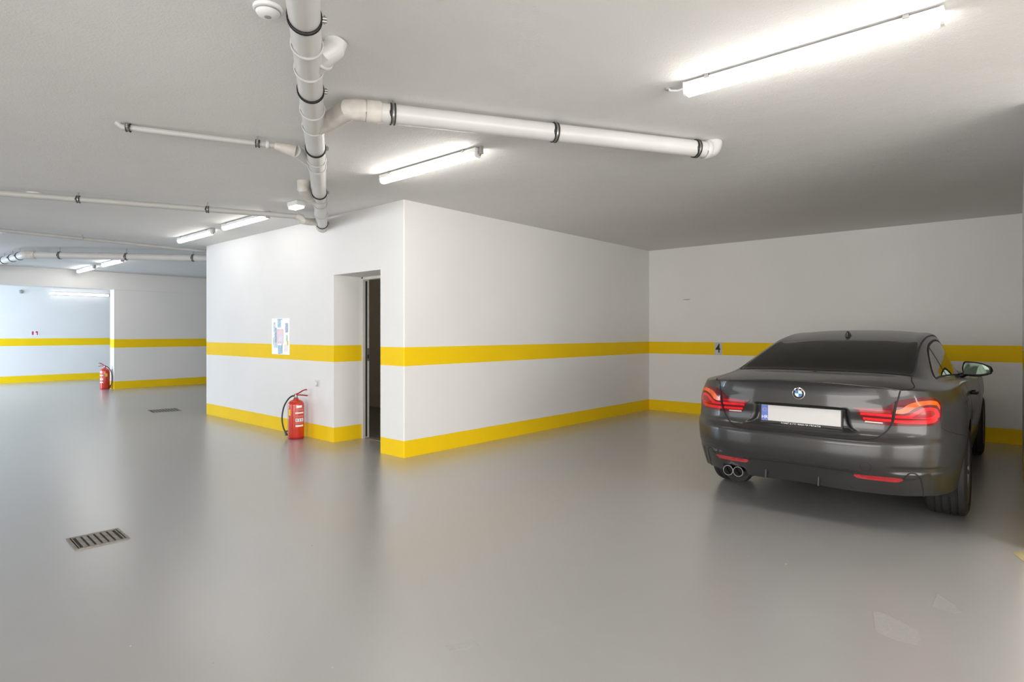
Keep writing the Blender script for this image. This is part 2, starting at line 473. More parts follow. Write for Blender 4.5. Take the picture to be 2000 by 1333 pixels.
for x in (-2.955, -2.43, -1.88):
    ring_clamp(br, on_branch(x), bd, .059, side=-1, flat=True)
# thin branch to the left, from the ceiling
q = mp(2.42); p0 = Vector((-4.10, 2.22, 2.68)); p1 = Vector((-4.17, 2.10, 2.705)); p2 = Vector((-4.64, 1.26, 2.732))
tb = branch('branch_pipe', [p1, p2, Vector((p2.x-.015, p2.y-.025, CZ))], .020, 20, M_PIPE_THIN)
tb['label'] = 'thin white branch pipe close under the ceiling'
MB().tube([q, q.lerp(p0, .6), p0], [.045, .045, .046], 24).build('branch_fitting', M_PIPE, tb, smooth=True)
MB().tube([p0+(q-p0)*.02, p0.lerp(p1, .5), p1], [.046, .036, .026], 24).build('reducer', M_PIPE_OLD, tb, smooth=True)
ring_clamp(tb, p1.lerp(p2, .12), p2-p1, .022, side=-1, flat=True)
ring_clamp(tb, p1.lerp(p2, .96), p2-p1, .022, side=-1, flat=True)
collar(tb, p1.lerp(p2, .05), p2-p1, .022, .012)
# drop elbow beside the main pipe
q = mp(3.75); e0 = mp(3.36)-PD*.13; e0.x -= .02
de = branch('drop_elbow', [Vector((e0.x, e0.y, CZ)), e0+Vector((0, 0, .06)), e0+Vector((0, 0, .035)), e0.lerp(q, .12)+Vector((0, 0, .012)), e0.lerp(q, .3), q], [.058, .058, .060, .060, .058, .055], 28, M_PIPE_OLD)
collar(de, e0.lerp(q, .34), q-e0, .057, .012)
# long thin pipe coming from the left to the end of the main pipe
c0 = Vector((-8.65, -1.2, 2.718)); c1 = Vector((-6.36, 3.46, 2.672)); cd = (c1-c0).normalized()
lp = branch('branch_pipe', [c0, c1], .030, 22, M_PIPE_THIN)
lp['label'] = 'long thin white pipe crossing the left ceiling'
c2 = mp(4.93)
MB().tube([c1, c1+cd*.05+Vector((0, 0, -.01)), c1+cd*.07+Vector((0, 0, -.045)), c1.lerp(c2, .5)+Vector((0, 0, -.03)), c2], [.04, .042, .042, .042, .042], 22).build('elbow', M_PIPE_OLD, lp, smooth=True)
for u in (.42, .60, .825):
    ring_clamp(lp, c0.lerp(c1, u), cd, .032, side=-1, flat=True)
# thin pipe running square to the doorway wall
sp = tag(empty('water_pipe'), 'thin white pipe under the far left ceiling, passing the end of the doorway wall', 'pipe')
MB().tube([(-10.36, -1.2, 2.722), (-10.415, 4.2, 2.698)], .025, 20).build('pipe', M_PIPE_THIN, sp, smooth=True)
ring_clamp(sp, (-10.395, 2.33, 2.7063), (0, 1, 0), .027, side=1)
ring_clamp(sp, (-10.38, 1.0, 2.7122), (0, 1, 0), .027, side=1)
# distant thick pipe with a bend
fp = tag(empty('drain_pipe'), 'distant thick white pipe with a bend at the far left', 'pipe')
g0 = Vector((-16.3, 1.80, 2.655)); g1 = Vector((-12.55, 2.02, 2.63)); g2 = Vector((-10.5, 4.38, 2.615)); g3 = g2+(g2-g1)*.06
d1 = (g1-g0).normalized(); d2 = (g2-g1).normalized()
MB().tube([g0, g1-d1*.12], .062, 28).build('pipe', M_PIPE, fp, smooth=True)
MB().tube([g1+d2*.14, g3], .0565, 28).build('pipe', M_PIPE, fp, smooth=True)
MB().tube([g1-d1*.14, g1-d1*.06, g1-d1*.015+d2*.015, g1+d2*.06, g1+d2*.16], .066, 28).build('elbow', M_PIPE_OLD, fp, smooth=True)
for u in (.17, .50, .84): ring_clamp(fp, g1.lerp(g2, u), d2, .0565, side=-1)
for u in (.30, .75, 1.3): ring_clamp(fp, g1-d1*u, d1, .062, side=1)

# ------------------------------------------------------------------ ceiling detectors, small luminaire
def detector(x, y, label):
    t = tag(empty('smoke_detector', (x, y, CE)), label, 'detector', 'ceiling smoke detectors')
    MB().lathe([(.060, 0), (.062, -.004), (.060, -.014), (.052, -.018)], 32).build('base', M_SIGNW, t, smooth=True)
    MB().lathe([(.052, -.017), (.051, -.024), (.044, -.034), (.030, -.041), (.016, -.043)], 32).build('cover', M_SIGNW, t, smooth=True)
    MB().lathe([(.0535, -.018), (.0535, -.022), (.050, -.0235)], 32).build('vent_slot', M_GREY, t)
    MB().lathe([(.0, -.0445), (.013, -.0445), (.016, -.0425)], 20).build('sensor', M_GREY, t)
detector(-2.515, 1.235, 'round white smoke detector on the ceiling left of the main pipe, at the top edge')
detector(-7.63, 1.30, 'round smoke detector on the left ceiling beside the long thin pipe')
detector(-10.80, 1.50, 'distant smoke detector on the ceiling at the left edge')
t = tag(empty('emergency_luminaire', (-6.03, 3.28, CE), .0), 'small white box luminaire on the ceiling beside the end of the main pipe', 'light')
MB().box(-.10, .10, -.055, .055, -.05, 0).build('housing', M_LAMP, t, bevel=.006)
MB().box(-.09, .09, -.045, .045, -.075, -.05).build('diffuser', M_EMERG, t, bevel=.008)
# small detector on far wall
t = tag(empty('wall_sensor', (-20.4, 3.2, 2.44)), 'small grey sensor high on the bluish far wall', 'sensor')
MB().lathe([(.05, 0), (.05, .02), (.035, .035), (.0, .04)], 20, (0, 0, 0), 'x').build('cover', M_GREY, t, smooth=True)

# ------------------------------------------------------------------ fire extinguishers
def extinguisher(x, y, rz, label, k=1.0):
    t = tag(empty('fire_extinguisher', (x, y, 0), rz), label, 'fire extinguisher', 'red fire extinguishers')
    R, Hh = .098*k, .50*k
    prof = [(R*.80, .0), (R*.93, .006), (R, .03), (R, Hh-.075)] + [(R*math.cos(a)**.8*(1)+.0, Hh-.075+.07*math.sin(a)) for a in np.linspace(.2, 1.25, 7)] + [(.030, Hh+.002), (.026, Hh+.012)]
    MB().lathe(prof, 36).build('cylinder', M_RED, t, smooth=True, angle=50)
    MB().lathe([(R*.82, -.0005), (R*.97, .002), (R*1.01, .022), (R*.99, .026)], 36, (0, 0, .0006)).build('base_ring', M_DRED, t, smooth=True)
    MB().lathe([(.024, Hh+.008), (.026, Hh+.02), (.020, Hh+.026), (.018, Hh+.055), (.012, Hh+.06)], 20).build('valve', M_CLAMP, t, smooth=True)
    hd = MB(); pts = [(-.02, 0, Hh+.05), (.04, 0, Hh+.075), (.085, 0, Hh+.105), (.125, 0, Hh+.118), (.135, 0, Hh+.112)]
    for s in (-.010, .010): hd.tube([(p[0], s, p[2]) for p in pts], .0075, 8)
    hd.build('lever', M_DRED, t, smooth=True)
    hd = MB(); pts = [(-.01, 0, Hh+.046), (.05, 0, Hh+.050), (.10, 0, Hh+.046), (.145, 0, Hh+.040)]
    for s in (-.010, .010): hd.tube([(p[0], s, p[2]) for p in pts], .007, 8)
    hd.build('carry_handle', M_DRED, t, smooth=True)
    P = [(-.015, 0, Hh+.035), (-.05, 0, Hh+.035), (-.10, 0, Hh-.005), (-.150, 0, Hh-.09), (-.175, 0, Hh-.20), (-.175, 0, Hh-.29), (-.155, 0, Hh-.38), (-.130, 0, .075)]
    P = [Vector(p) for p in P]
    sm = []
    for i in range(len(P)-1):
        a, b_, c_, d_ = P[max(i-1, 0)], P[i], P[i+1], P[min(i+2, len(P)-1)]
        for u in np.linspace(0, 1, 6, endpoint=False):
            sm.append(.5*((2*b_)+(c_-a)*u+(2*a-5*b_+4*c_-d_)*u*u+(3*b_-a-3*c_+d_)*u**3))
    sm.append(P[-1])
    MB().tube(sm, .0095, 12).build('hose', M_BLACK, t, smooth=True)
    MB().tube([(-.135, 0, .09), (-.125, 0, .055), (-.118, 0, .035)], [.013, .013, .016], 12).build('nozzle', M_BLACK, t, smooth=True)
    MB().box(-R-.035, -R+.006, -.010, .010, .085, .10).build('hose_clip', M_BLACK, t)
    def band(name, a0, a1, z0, z1, mat, off=.0009):
        n = 8; vs = []; fs = []
        for z in (z0, z1):
            for i in range(n+1):
                a = math.radians(a0+(a1-a0)*i/n); vs.append(((R+off)*math.cos(a), (R+off)*math.sin(a), z))
        for i in range(n): fs.append((i, i+1, n+2+i, n+1+i))
        return mesh_obj(name, vs, fs, mat, t)
    return t, band, R, Hh
# nearest one: faces the camera with its white print to the right
def dress(t, band, R, Hh, f, y_at):
    lb = band('print_label', f-5, f+38, .395, .425, M_SIGNW)
    band('print_label', f-12, f+50, .355, .385, MATS['pale_red_print'], .0009)
    band('print_label', f-14, f+52, .322, .340, M_SIGNW)
    band('print_label', f-14, f+52, .275, .300, MATS['pale_red_print'], .0009)
    band('print_label', f-12, f+50, .222, .262, M_SIGNW)
    for k in range(3):
        band('pictogram', f-8+k*19, f+2+k*19, .230, .255, M_GREY, .0014)
    band('print_label', f-14, f+50, .195, .214, MATS['pale_red_print'], .0009)
    band('print_label', f-12, f+50, .158, .180, M_SIGNW)
    band('inspection_sticker', f+y_at, f+y_at+26, .30, .375, M_YEL)
simple('pale_red_print', (.62, .16, .13), .5)
e = extinguisher(-7.03, 3.82, math.radians(41.5), 'red fire extinguisher with black hose standing left of the open doorway', 1.0)
dress(*e, -62, -75)
e = extinguisher(-16.52, 4.14, math.radians(41.5+180), 'distant red fire extinguisher standing at the free end of the far partition wall')
dress(*e, 55, 75)

# ------------------------------------------------------------------ evacuation plan on the wall, bay number, sign
def panel(name, w, h, t_, mat):
    return MB().box(-w/2, w/2, -t_, 0, -h/2, h/2).build(name, mat)
pl = tag(empty('evacuation_plan', (-7.731, FY, 1.288)), 'printed evacuation plan sheet on the wall left of the doorway, overlapping the yellow band', 'plan')
M_PLAN = simple('plan_paper', (.84, .87, .89), .3, var=.03)
MB().box(-.242, .242, -.006, 0, -.246, .246).build('sheet', M_PLAN, pl, bevel=.001)
PLAN_N = [0]
def plan_block(x0, x1, z0, z1, mat, name='plan_print'):
    PLAN_N[0] += 1; d_ = .0064+.00012*PLAN_N[0]
    MB().box(x0, x1, -d_, -.006, z0, z1).build(name, mat, pl)
M_P1 = simple('plan_blue', (.36, .56, .70), .5, var=.25, scale=60); M_P2 = simple('plan_slate', (.38, .44, .55), .5, var=.3, scale=60)
M_P3 = simple('plan_pink', (.84, .64, .65), .5, var=.1, scale=60); M_P4 = simple('plan_green', (.45, .66, .40), .5, var=.2, scale=60)
M_P5 = simple('plan_pale', (.60, .68, .76), .5, var=.25, scale=70)
for a in [(-.08, .01, .12, .235, M_P1), (-.20, -.14, .06, .20, M_P5), (-.185, -.10, -.10, .10, M_P5), (.13, .21, .05, .18, M_P2), (.15, .20, -.07, .02, M_P4),
          (-.10, .09, -.10, .10, M_P3), (-.155, -.105, -.09, .12, M_P2), (-.07, .06, -.235, -.12, M_P1), (-.19, -.08, -.16, -.10, M_P5), (.035, .055, -.22, -.10, M_P2),
          (.11, .14, -.21, -.11, M_P3), (.165, .19, -.21, -.11, M_P3), (-.21, -.19, -.12, -.02, M_P4), (.18, .215, -.12, -.06, M_YEL)]:
    plan_block(*a)
plan_block(-.045, .05, -.07, .02, simple('plan_lilac', (.80, .72, .82), .5))
plan_block(-.09, .05, .225, .238, M_P2); plan_block(-.06, 0, -.24, -.228, M_GREY)
# number plate 4
def text_mesh(name, s, size, mat, parent, loc, rot, extrude=.0006, sx=1.0, bold=0.0):
    cu = bpy.data.curves.new(name, 'FONT'); cu.body = s; cu.size = size; cu.extrude = extrude
    cu.align_x = 'CENTER'; cu.align_y = 'CENTER'; cu.resolution_u = 3; cu.offset = bold
    tmp = bpy.data.objects.new('tmp_text', cu); COL.objects.link(tmp)
    dg = bpy.context.evaluated_depsgraph_get()
    me = bpy.data.meshes.new_from_object(tmp.evaluated_get(dg))
    bpy.data.objects.remove(tmp); me.name = name
    me.materials.clear(); me.materials.append(mat)
    o = bpy.data.objects.new(name, me); COL.objects.link(o)
    o.parent = parent; o.location = loc; o.rotation_euler = rot; o.scale = (sx, 1, 1)
    return o
nb = tag(empty('bay_number_plate', (-3.83, 9.32, 1.082)), 'grey bay number plate reading 4 on the yellow band of the back wall', 'number plate')
MB().box(-.062, .062, -.004, 0, -.102, .102).build('plate', simple('plate_grey', (.56, .56, .54), .5), nb)
text_mesh('numeral', '4', .20, M_BLACK, nb, (-.004, -.0045, 0), (PI/2, 0, 0), bold=.003, sx=.8)
# fire point sign far away
fs = tag(empty('fire_point_sign', (-20.4, 3.495, 1.325)), 'small white sign with two red marks on the bluish far wall', 'sign')
MB().box(0, .004, -.09, .09, -.075, .075).build('plate', M_SIGNW, fs)
MB().box(.004, .005, -.065, -.025, -.05, .05).build('symbol', simple('sign_red', (.55, .03, .10), .5), fs)
MB().prism([(.015, .05), (.065, .05), (.065, -.05), (.04, -.05), (.04, .01), (.015, .01)], .004, .005, 'yz').build('symbol', MATS['sign_red'], fs)
# socket by the doorway
so = tag(empty('wall_socket', (-6.794, FY, .70)), 'small white wall socket between the fire extinguisher and the doorway', 'socket')
MB().box(-.04, .04, -.012, 0, -.04, .04).build('plate', M_PIPE, so, bevel=.005)
MB().lathe([(.026, -.012), (.030, -.022), (.024, -.030), (.0, -.031)], 20, (0, 0, -.005), 'y').build('cover_flap', M_PIPE, so, smooth=True)
# chip in the back-wall plaster
ch = tag(MB().prism([(-4.45, 1.885), (-4.40, 1.895), (-4.30, 1.895), (-4.33, 1.882)], 9.316, 9.3205, 'xz').build('plaster_chip', M_GREY), 'short dark scuff in the back wall plaster above the yellow band', 'scuff')

# ------------------------------------------------------------------ floor drains
def drain(cx, cy, w, n, label, rz=0.0):
    t = tag(empty('floor_drain', (cx, cy, 0), rz), label, 'drain', 'floor drains')
    h = w/2; b = .022; zt = .006
    MB().box(-h+.004, h-.004, -h+.004, h-.004, .0008, .0018).build('pit', M_PIT, t)
    f = MB(); f.box(-h, h, -h, -h+b, .0004, zt); f.box(-h, h, h-b, h, .0004, zt); f.box(-h, -h+b, -h+b, h-b, .0004, zt); f.box(h-b, h, -h+b, h-b, .0004, zt)
    f.build('frame', M_STEEL, t)
    pitch = (w-2*b)/n
    me = None
    for i in range(n+1):
        y = -h+b+i*pitch; bw = .011 if 0 < i < n else .006
        o = MB().box(-h+b, h-b, -bw, bw, .001, zt).build('bar', M_STEEL, t); o.location = (0, y, 0)
    return t
drain(-4.56, 1.105, .29, 7, 'slotted rusty steel floor drain in the left foreground', math.radians(-2))
drain(-11.22, 3.68, .44, 9, 'distant grey floor drain in front of the far partition', math.radians(-8))

# yellow wall-base reflection, painted onto the floor at the right edge
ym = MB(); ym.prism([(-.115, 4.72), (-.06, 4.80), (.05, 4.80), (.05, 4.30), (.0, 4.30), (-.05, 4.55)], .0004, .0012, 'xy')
tag(ym.build('floor_reflection', simple('yellow_reflection_tint', (.40, .35, .20), .5, var=.1, scale=9)), 'yellow reflection of the wall base painted on the floor at the right edge', 'painted reflection')
# pale scuffs
M_SCUFF = simple('pale_scuff', (.392, .388, .38), .3, coat=.7, var=.08, scale=60)
tag(MB().prism([(-0.592, 3.285), (-0.546, 3.304), (-0.407, 3.206), (-0.385, 3.147), (-0.389, 3.058), (-0.47, 3.043), (-0.543, 3.068)], .0003, .0007, 'xy').build('scuff_mark', M_SCUFF), 'pale rectangular tyre scuff on the floor before the parked car', 'scuff')
tag(MB().prism([(-0.386, 3.728), (-0.35, 3.682), (-0.266, 3.573), (-0.304, 3.511), (-0.387, 3.537)], .0003, .0007, 'xy').build('scuff_mark', M_SCUFF), 'smaller pale scuff on the floor beside the rectangular tyre scuff', 'scuff')
tag(MB().prism([(-1.893, 1.711), (-1.822, 1.825), (-1.788, 1.809), (-1.847, 1.698)], .0003, .0007, 'xy').build('scuff_mark', M_SCUFF), 'faint pale streak on the floor at the bottom centre', 'scuff')
# small bits of grit on the floor
GRIT = [(-2.9, 0.82, 0.008), (-2.53, 1.25, 0.006), (-1.85, 2.05, 0.006), (-1.3, 3.59, 0.006), (-1.09, 3.62, 0.007), (-3.41, 1.96, 0.005), (-2.11, 1.3, 0.006), (-2.5, 1.0, 0.005)]
for (x, y, r) in GRIT:
    vs = [(r*math.cos(a)*random.uniform(.6, 1.3), r*math.sin(a)*random.uniform(.6, 1.3), 0.0003) for a in np.linspace(0, 2*PI, 7)[:-1]] + [(random.uniform(-.3, .3)*r, random.uniform(-.3, .3)*r, r*.7)]
    o = mesh_obj('grit', vs, [(i, (i+1) % 6, 6) for i in range(6)] + [tuple(reversed(range(6)))], M_GREY)
    o.location = (x, y, 0); tag(o, 'tiny dark bit of grit lying on the grey floor', 'grit', 'grit on the floor')
# ------------------------------------------------------------------ the car: body surface functions
# local frame: x to the right, y forward from the rear bumper, z up
CAR_X, CAR_Y = -1.256, 4.40
CAR_N = 3.6; CAR_YC = 1.05
def pch(xs, ys):
    """monotone cubic interpolation through a short table"""
    xs = np.array(xs, float); ys = np.array(ys, float)
    h = np.diff(xs); d = np.diff(ys)/h
    m = np.zeros(len(xs))
    for i in range(1, len(xs)-1):
        if d[i-1]*d[i] > 0:
            w1 = 2*h[i]+h[i-1]; w2 = h[i]+2*h[i-1]
            m[i] = (w1+w2)/(w1/d[i-1]+w2/d[i])
    m[0] = d[0]; m[-1] = d[-1]
    def f(x):
        x = np.clip(np.asarray(x, float), xs[0], xs[-1])
        k = np.clip(np.searchsorted(xs, x)-1, 0, len(xs)-2)
        t = (x-xs[k])/h[k]
        return ((1+2*t)*(1-t)**2*ys[k]+t*(1-t)**2*h[k]*m[k]+t*t*(3-2*t)*ys[k+1]+t*t*(t-1)*h[k]*m[k+1])
    return f
def sst(a, b, x):
    t = np.clip((np.asarray(x, float)-a)/(b-a), 0, 1); return t*t*(3-2*t)
# rear centre line, y against z
rear_y = pch([.18, .26, .34, .42, .48, .54, .60, .622, .636, .66, .69, .75, .82, .86, .92, .97, 1.00, 1.03],
             [.15, .105, .060, .022, .006, .000, .002, .007, .022, .052, .066, .072, .058, .060, .064, .058, .048, .05])
half_w = pch([.15, .25, .35, .45, .55, .66, .76, .84, .90, .95, 1.0, 1.04],
             [.835, .862, .880, .895, .905, .911, .910, .900, .878, .852, .815, .77])
front_y = pch([.15, .30, .45, .60, .72, .80, .90], [4.52, 4.60, 4.638, 4.62, 4.56, 4.48, 4.40])
side_f = pch([1.05, 1.6, 2.3, 3.0, 3.86], [1.0, .985, .978, .982, .985])
def poly_x(zk, xk): return pch(zk, xk)
recess_hw = pch([.64, .668, .70, .74, .82, .83], [.40, .375, .315, .30, .292, .29])
def rear_disp(x, z):
    ax = np.abs(x)
    # number-plate recess of the boot lid
    w = recess_hw(z)
    inx = 1-sst(-.012, .018, ax-w)
    inz = sst(.662, .700, z)*(1-sst(.822, .828, z))
    d = .036*inx*inz
    # lower valance is set in a little
    edge = val_edge(ax)
    d = d + .012*(1-sst(-.006, .006, z-edge))*(1-sst(.74, .755, ax))
    # shallow scoop above the reflectors
    sc = sst(.50, .62, ax)*(1-sst(.80, .84, ax))*sst(.425, .44, z)*(1-sst(.462, .478, z))
    d = d + .010*sc
    return d
val_edge = pch([0, .30, .36, .40, .46, .52, .66, .70, .74, .80, .95], [.428, .424, .418, .396, .392, .392, .392, .415, .43, .43, .43])
def wrap_rear(a, z, disp=True):
    """a in 0..pi/2 from rear centre to the rear axle"""
    a = np.asarray(a, float); z = np.asarray(z, float)
    W = half_w(z); y0 = rear_y(z)
    x = W*np.sin(a)**(2/CAR_N)
    q = np.clip(np.cos(a), 0, 1)**(2/CAR_N)
    y = CAR_YC-(CAR_YC-y0)*q
    if disp:
        y = y+rear_disp(x, z)*sst(.0, .35, q)
    return x, y, z
def a_from_u(u): return np.arcsin(np.clip(u, 0, 1)**(CAR_N/2))
def a_from_q(q): return np.arccos(np.clip(q, 0, 1)**(CAR_N/2))
def a_at_x(x, z):      # station angle at which the rear surface has this x
    return a_from_u(np.asarray(x, float)/half_w(z))

CAR_YAW = math.radians(1.2)
def car_to_world(x, y, z):
    c, s_ = math.cos(CAR_YAW), math.sin(CAR_YAW)
    return CAR_X+c*x-s_*y, CAR_Y+s_*x+c*y, z
# top edge of the wrapped sides: boot lip, then the shoulder line
lip_z = pch([0, .2, .4, .5, .592], [1.002, .999, .988, .979, .964])
belt_z = pch([.15, .30, .50, .80, 1.1, 1.5, 2.2, 3.0, 3.5, 4.0, 4.3, 4.5], [.964, .954, .955, .960, .960, .950, .915, .887, .880, .835, .775, .72])
A_LIP = float(a_at_x(.592, .964))
def top_rear(a):
    """z of the top edge at a rear station (fixed point of the shape functions)"""
    a = float(a); z = 1.0
    for _ in range(25):
        x, y, _z = wrap_rear(a, z, False)
        z = float(lip_z(x)) if a <= A_LIP else float(belt_z(y))
    return z
def natural(P):
    """natural cubic spline coefficients through P (k, dim), unit knots"""
    P = np.asarray(P, float); k = len(P)
    A = np.eye(k); B = np.zeros_like(P)
    for i in range(1, k-1):
        A[i, i-1] = 1; A[i, i] = 4; A[i, i+1] = 1
        B[i] = 6*(P[i+1]-2*P[i]+P[i-1])
    M = np.linalg.solve(A, B.reshape(k, -1)).reshape(P.shape)
    def f(t):
        t = np.asarray(t, float); i = np.clip(np.floor(t).astype(int), 0, k-2); s_ = t-i
        s_ = s_.reshape(s_.shape+(1,)*(P.ndim-1))
        return (M[i]*(1-s_)**3/6+M[i+1]*s_**3/6+(P[i]-M[i]/6)*(1-s_)+(P[i+1]-M[i+1]/6)*s_)
    return f
ROWS = [
 (.20, .27, [(0,1.021),(.22,1.019),(.38,1.012),(.48,1.003),(.56,.993),(.63,.980),(.69,.967)]),
 (.42, .46, [(0,1.040),(.27,1.038),(.45,1.030),(.55,1.020),(.63,1.004),(.70,.984),(.765,.967)]),
 (.60, .62, [(0,1.052),(.30,1.050),(.49,1.043),(.59,1.033),(.66,1.012),(.725,.987),(.785,.969)]),
 (.80, .80, [(0,1.113),(.30,1.109),(.49,1.097),(.592,1.081),(.660,1.038),(.725,.988),(.785,.971)]),
 (1.05, 1.05, [(0,1.185),(.30,1.181),(.485,1.168),(.578,1.150),(.646,1.075),(.715,.987),(.785,.968)]),
 (1.30, 1.30, [(0,1.245),(.30,1.241),(.48,1.230),(.568,1.212),(.640,1.105),(.712,.983),(.785,.963)]),
 (1.52, 1.52, [(0,1.288),(.30,1.284),(.48,1.273),(.566,1.254),(.640,1.120),(.715,.976),(.785,.956)]),
 (1.80, 1.80, [(0,1.328),(.30,1.323),(.48,1.311),(.570,1.287),(.645,1.130),(.720,.966),(.785,.945)]),
 (2.20, 2.20, [(0,1.360),(.30,1.354),(.485,1.338),(.577,1.308),(.655,1.127),(.729,.949),(.785,.926)]),
 (2.60, 2.60, [(0,1.352),(.30,1.344),(.49,1.323),(.582,1.291),(.662,1.10),(.734,.931),(.785,.911)]),
 (2.90, 2.90, [(0,1.282),(.30,1.268),(.49,1.24),(.582,1.203),(.665,1.05),(.736,.918),(.785,.902)]),
 (3.20, 3.20, [(0,1.14),(.30,1.125),(.50,1.09),(.60,1.058),(.675,.975),(.736,.911),(.785,.896)]),
 (3.50, 3.50, [(0,1.005),(.30,.998),(.50,.977),(.62,.955),(.69,.927),(.74,.906),(.785,.892)]),
 (3.90, 3.90, [(0,.955),(.30,.950),(.50,.935),(.62,.917),(.69,.900),(.74,.886),(.775,.872)]),
 (4.25, 4.20, [(0,.895),(.25,.890),(.42,.878),(.52,.865),(.59,.850),(.64,.836),(.68,.824)]),
]
def belt_point(y):
    z = float(belt_z(y))
    if y <= CAR_YC:
        q = (CAR_YC-y)/(CAR_YC-float(rear_y(z))); a = float(a_from_q(q))
        return float(half_w(z))*math.sin(a)**(2/CAR_N), y, z
    if y <= 3.86:
        return float(half_w(z))*float(side_f(y)), y, z
    x, yy, zz = wrap_front_y(y, z); return x, y, z
def wrap_front(b, z):
    """b in 0..pi/2 from the front axle to the front centre"""
    z = np.asarray(z, float)
    W_ = half_w(z)*.985; y1 = front_y(z)
    x = W_*np.cos(b)**(2/2.6); y = 3.86+(y1-3.86)*np.sin(b)**(2/2.6)
    return x, y, z
def wrap_front_y(y, z):
    q = min(max((y-3.86)/(float(front_y(z))-3.86), 0), 1)
    return float(half_w(z))*.985*(1-q**2.6)**(1/2.6), y, z
def build_shell():
    rows = []
    r0 = []
    for x in (0, .13, .25, .35, .43, .50, .555, .592):
        z = float(lip_z(x)); a = float(a_at_x(x, z)); xx, yy, zz = wrap_rear(a, z, False); r0.append((float(xx), float(yy), z))
    rows.append(r0)
    for yc, ye, pts in ROWS:
        bx, by, bz = belt_point(ye); r = []
        for x, z in pts: r.append((x, yc+(ye-yc)*(x/bx)**3, z))
        r.append((bx, by, bz)); rows.append(r)
    C = np.array(rows)                       # (rows, 8, 3)
    # along the car first, then across
    along = natural(C)
    def shell(v, u):
        """v row parameter, u column parameter 0 (centre) .. 7 (belt), signed"""
        v = np.atleast_1d(np.asarray(v, float)); u = np.atleast_1d(np.asarray(u, float))
        out = np.zeros((len(v), len(u), 3))
        for i, vv in enumerate(v):
            cp = along(vv)                   # (8,3)
            full = np.concatenate([cp[:0:-1]*np.array([-1, 1, 1]), cp])
            f = natural(full); out[i] = f(u+7)
        return out
    return shell, C
SHELL, SHELL_C = build_shell()
_vy = np.array([SHELL(v, [0.])[0, 0, 1] for v in np.linspace(0, len(ROWS), 400)])
def v_at_y(y): return float(np.interp(y, _vy, np.linspace(0, len(ROWS), 400)))
# ------------------------------------------------------------------ the car: parts
def car_paint():
    m, nt, b = new_mat('grey_metallic_paint')
    tc = N(nt, 'ShaderNodeTexCoord')
    fl = N(nt, 'ShaderNodeTexNoise', Scale=900.0, Detail=2.0)
    nt.links.new(tc.outputs['Object'], fl.inputs['Vector'])
    nt.links.new(ramp(nt, fl.outputs['Fac'], [(.35, (.022, .021, .020)), (.65, (.037, .0355, .034))]), b.inputs['Base Color'])
    b.inputs['Metallic'].default_value = .35; b.inputs['Roughness'].default_value = .34
    b.inputs['Coat Weight'].default_value = .42; b.inputs['Coat Roughness'].default_value = .06
    return m
M_PAINT = car_paint()
M_GLASS = simple('tinted_car_glass', (.008, .008, .007), .03, var=.0, spec=.18)
M_SIDEGLASS = simple('side_car_glass', (.02, .02, .018), .02, var=.0, spec=.9)
M_GAP = simple('panel_gap_black', (.004, .004, .004), .7)
M_TYRE = simple('tyre_rubber', (.020, .019, .018), .65, scale=60, bump=.3, bscale=150)
M_RIM = simple('alloy_rim', (.32, .32, .33), .3, .9)
M_CHROME = simple('chrome', (.75, .74, .72), .12, 1.0, var=.02)
M_LRED = simple('tail_lamp_smoked_red', (.105, .006, .010), .08, coat=.25, spec=.3, var=.1)
M_LBAR = simple('tail_lamp_red_bar', (.75, .012, .016), .12, coat=.25, spec=.3, var=.12, scale=25)
M_LORG = simple('tail_lamp_amber_bar', (.80, .10, .012), .12, coat=.25, spec=.3, var=.15, scale=25)
M_LWHITE = simple('reverse_lamp_lens', (.46, .38, .33), .12, coat=1, var=.1)
M_LDARK = simple('tail_lamp_dark_red', (.30, .006, .012), .12, coat=.25, spec=.3, var=.1)
M_REFL = simple('reflector_red', (.42, .016, .022), .2, coat=.6, var=.15, scale=120)

car = tag(empty('car', (CAR_X, CAR_Y, 0), CAR_YAW), 'dark grey metallic two-door car parked with its rear to the camera', 'car')
REAR_AX, FRONT_AX, WH_R, ARCH_R = 1.04, 3.85, .328, .372

def wrap_yz(y, z):
    """x of the body side at (y, z)"""
    y = float(y); z = float(z)
    if y <= CAR_YC:
        q = (CAR_YC-y)/(CAR_YC-float(rear_y(z))); return float(half_w(z))*math.sin(float(a_from_q(min(q, 1))))**(2/CAR_N)
    if y <= 3.86: return float(half_w(z))*float(side_f(y))
    return wrap_front_y(y, z)[0]
def bottom_rear(x, y):          # lower edge behind the rear wheels; cut-out for the tailpipes on the left
    zb = .272
    if y < .3 and x < 0: zb += .060*float(sst(.36, .39, -x)*(1-sst(.555, .585, -x)))
    zb += .010*float(1-sst(.0, .3, abs(x)))
    return zb
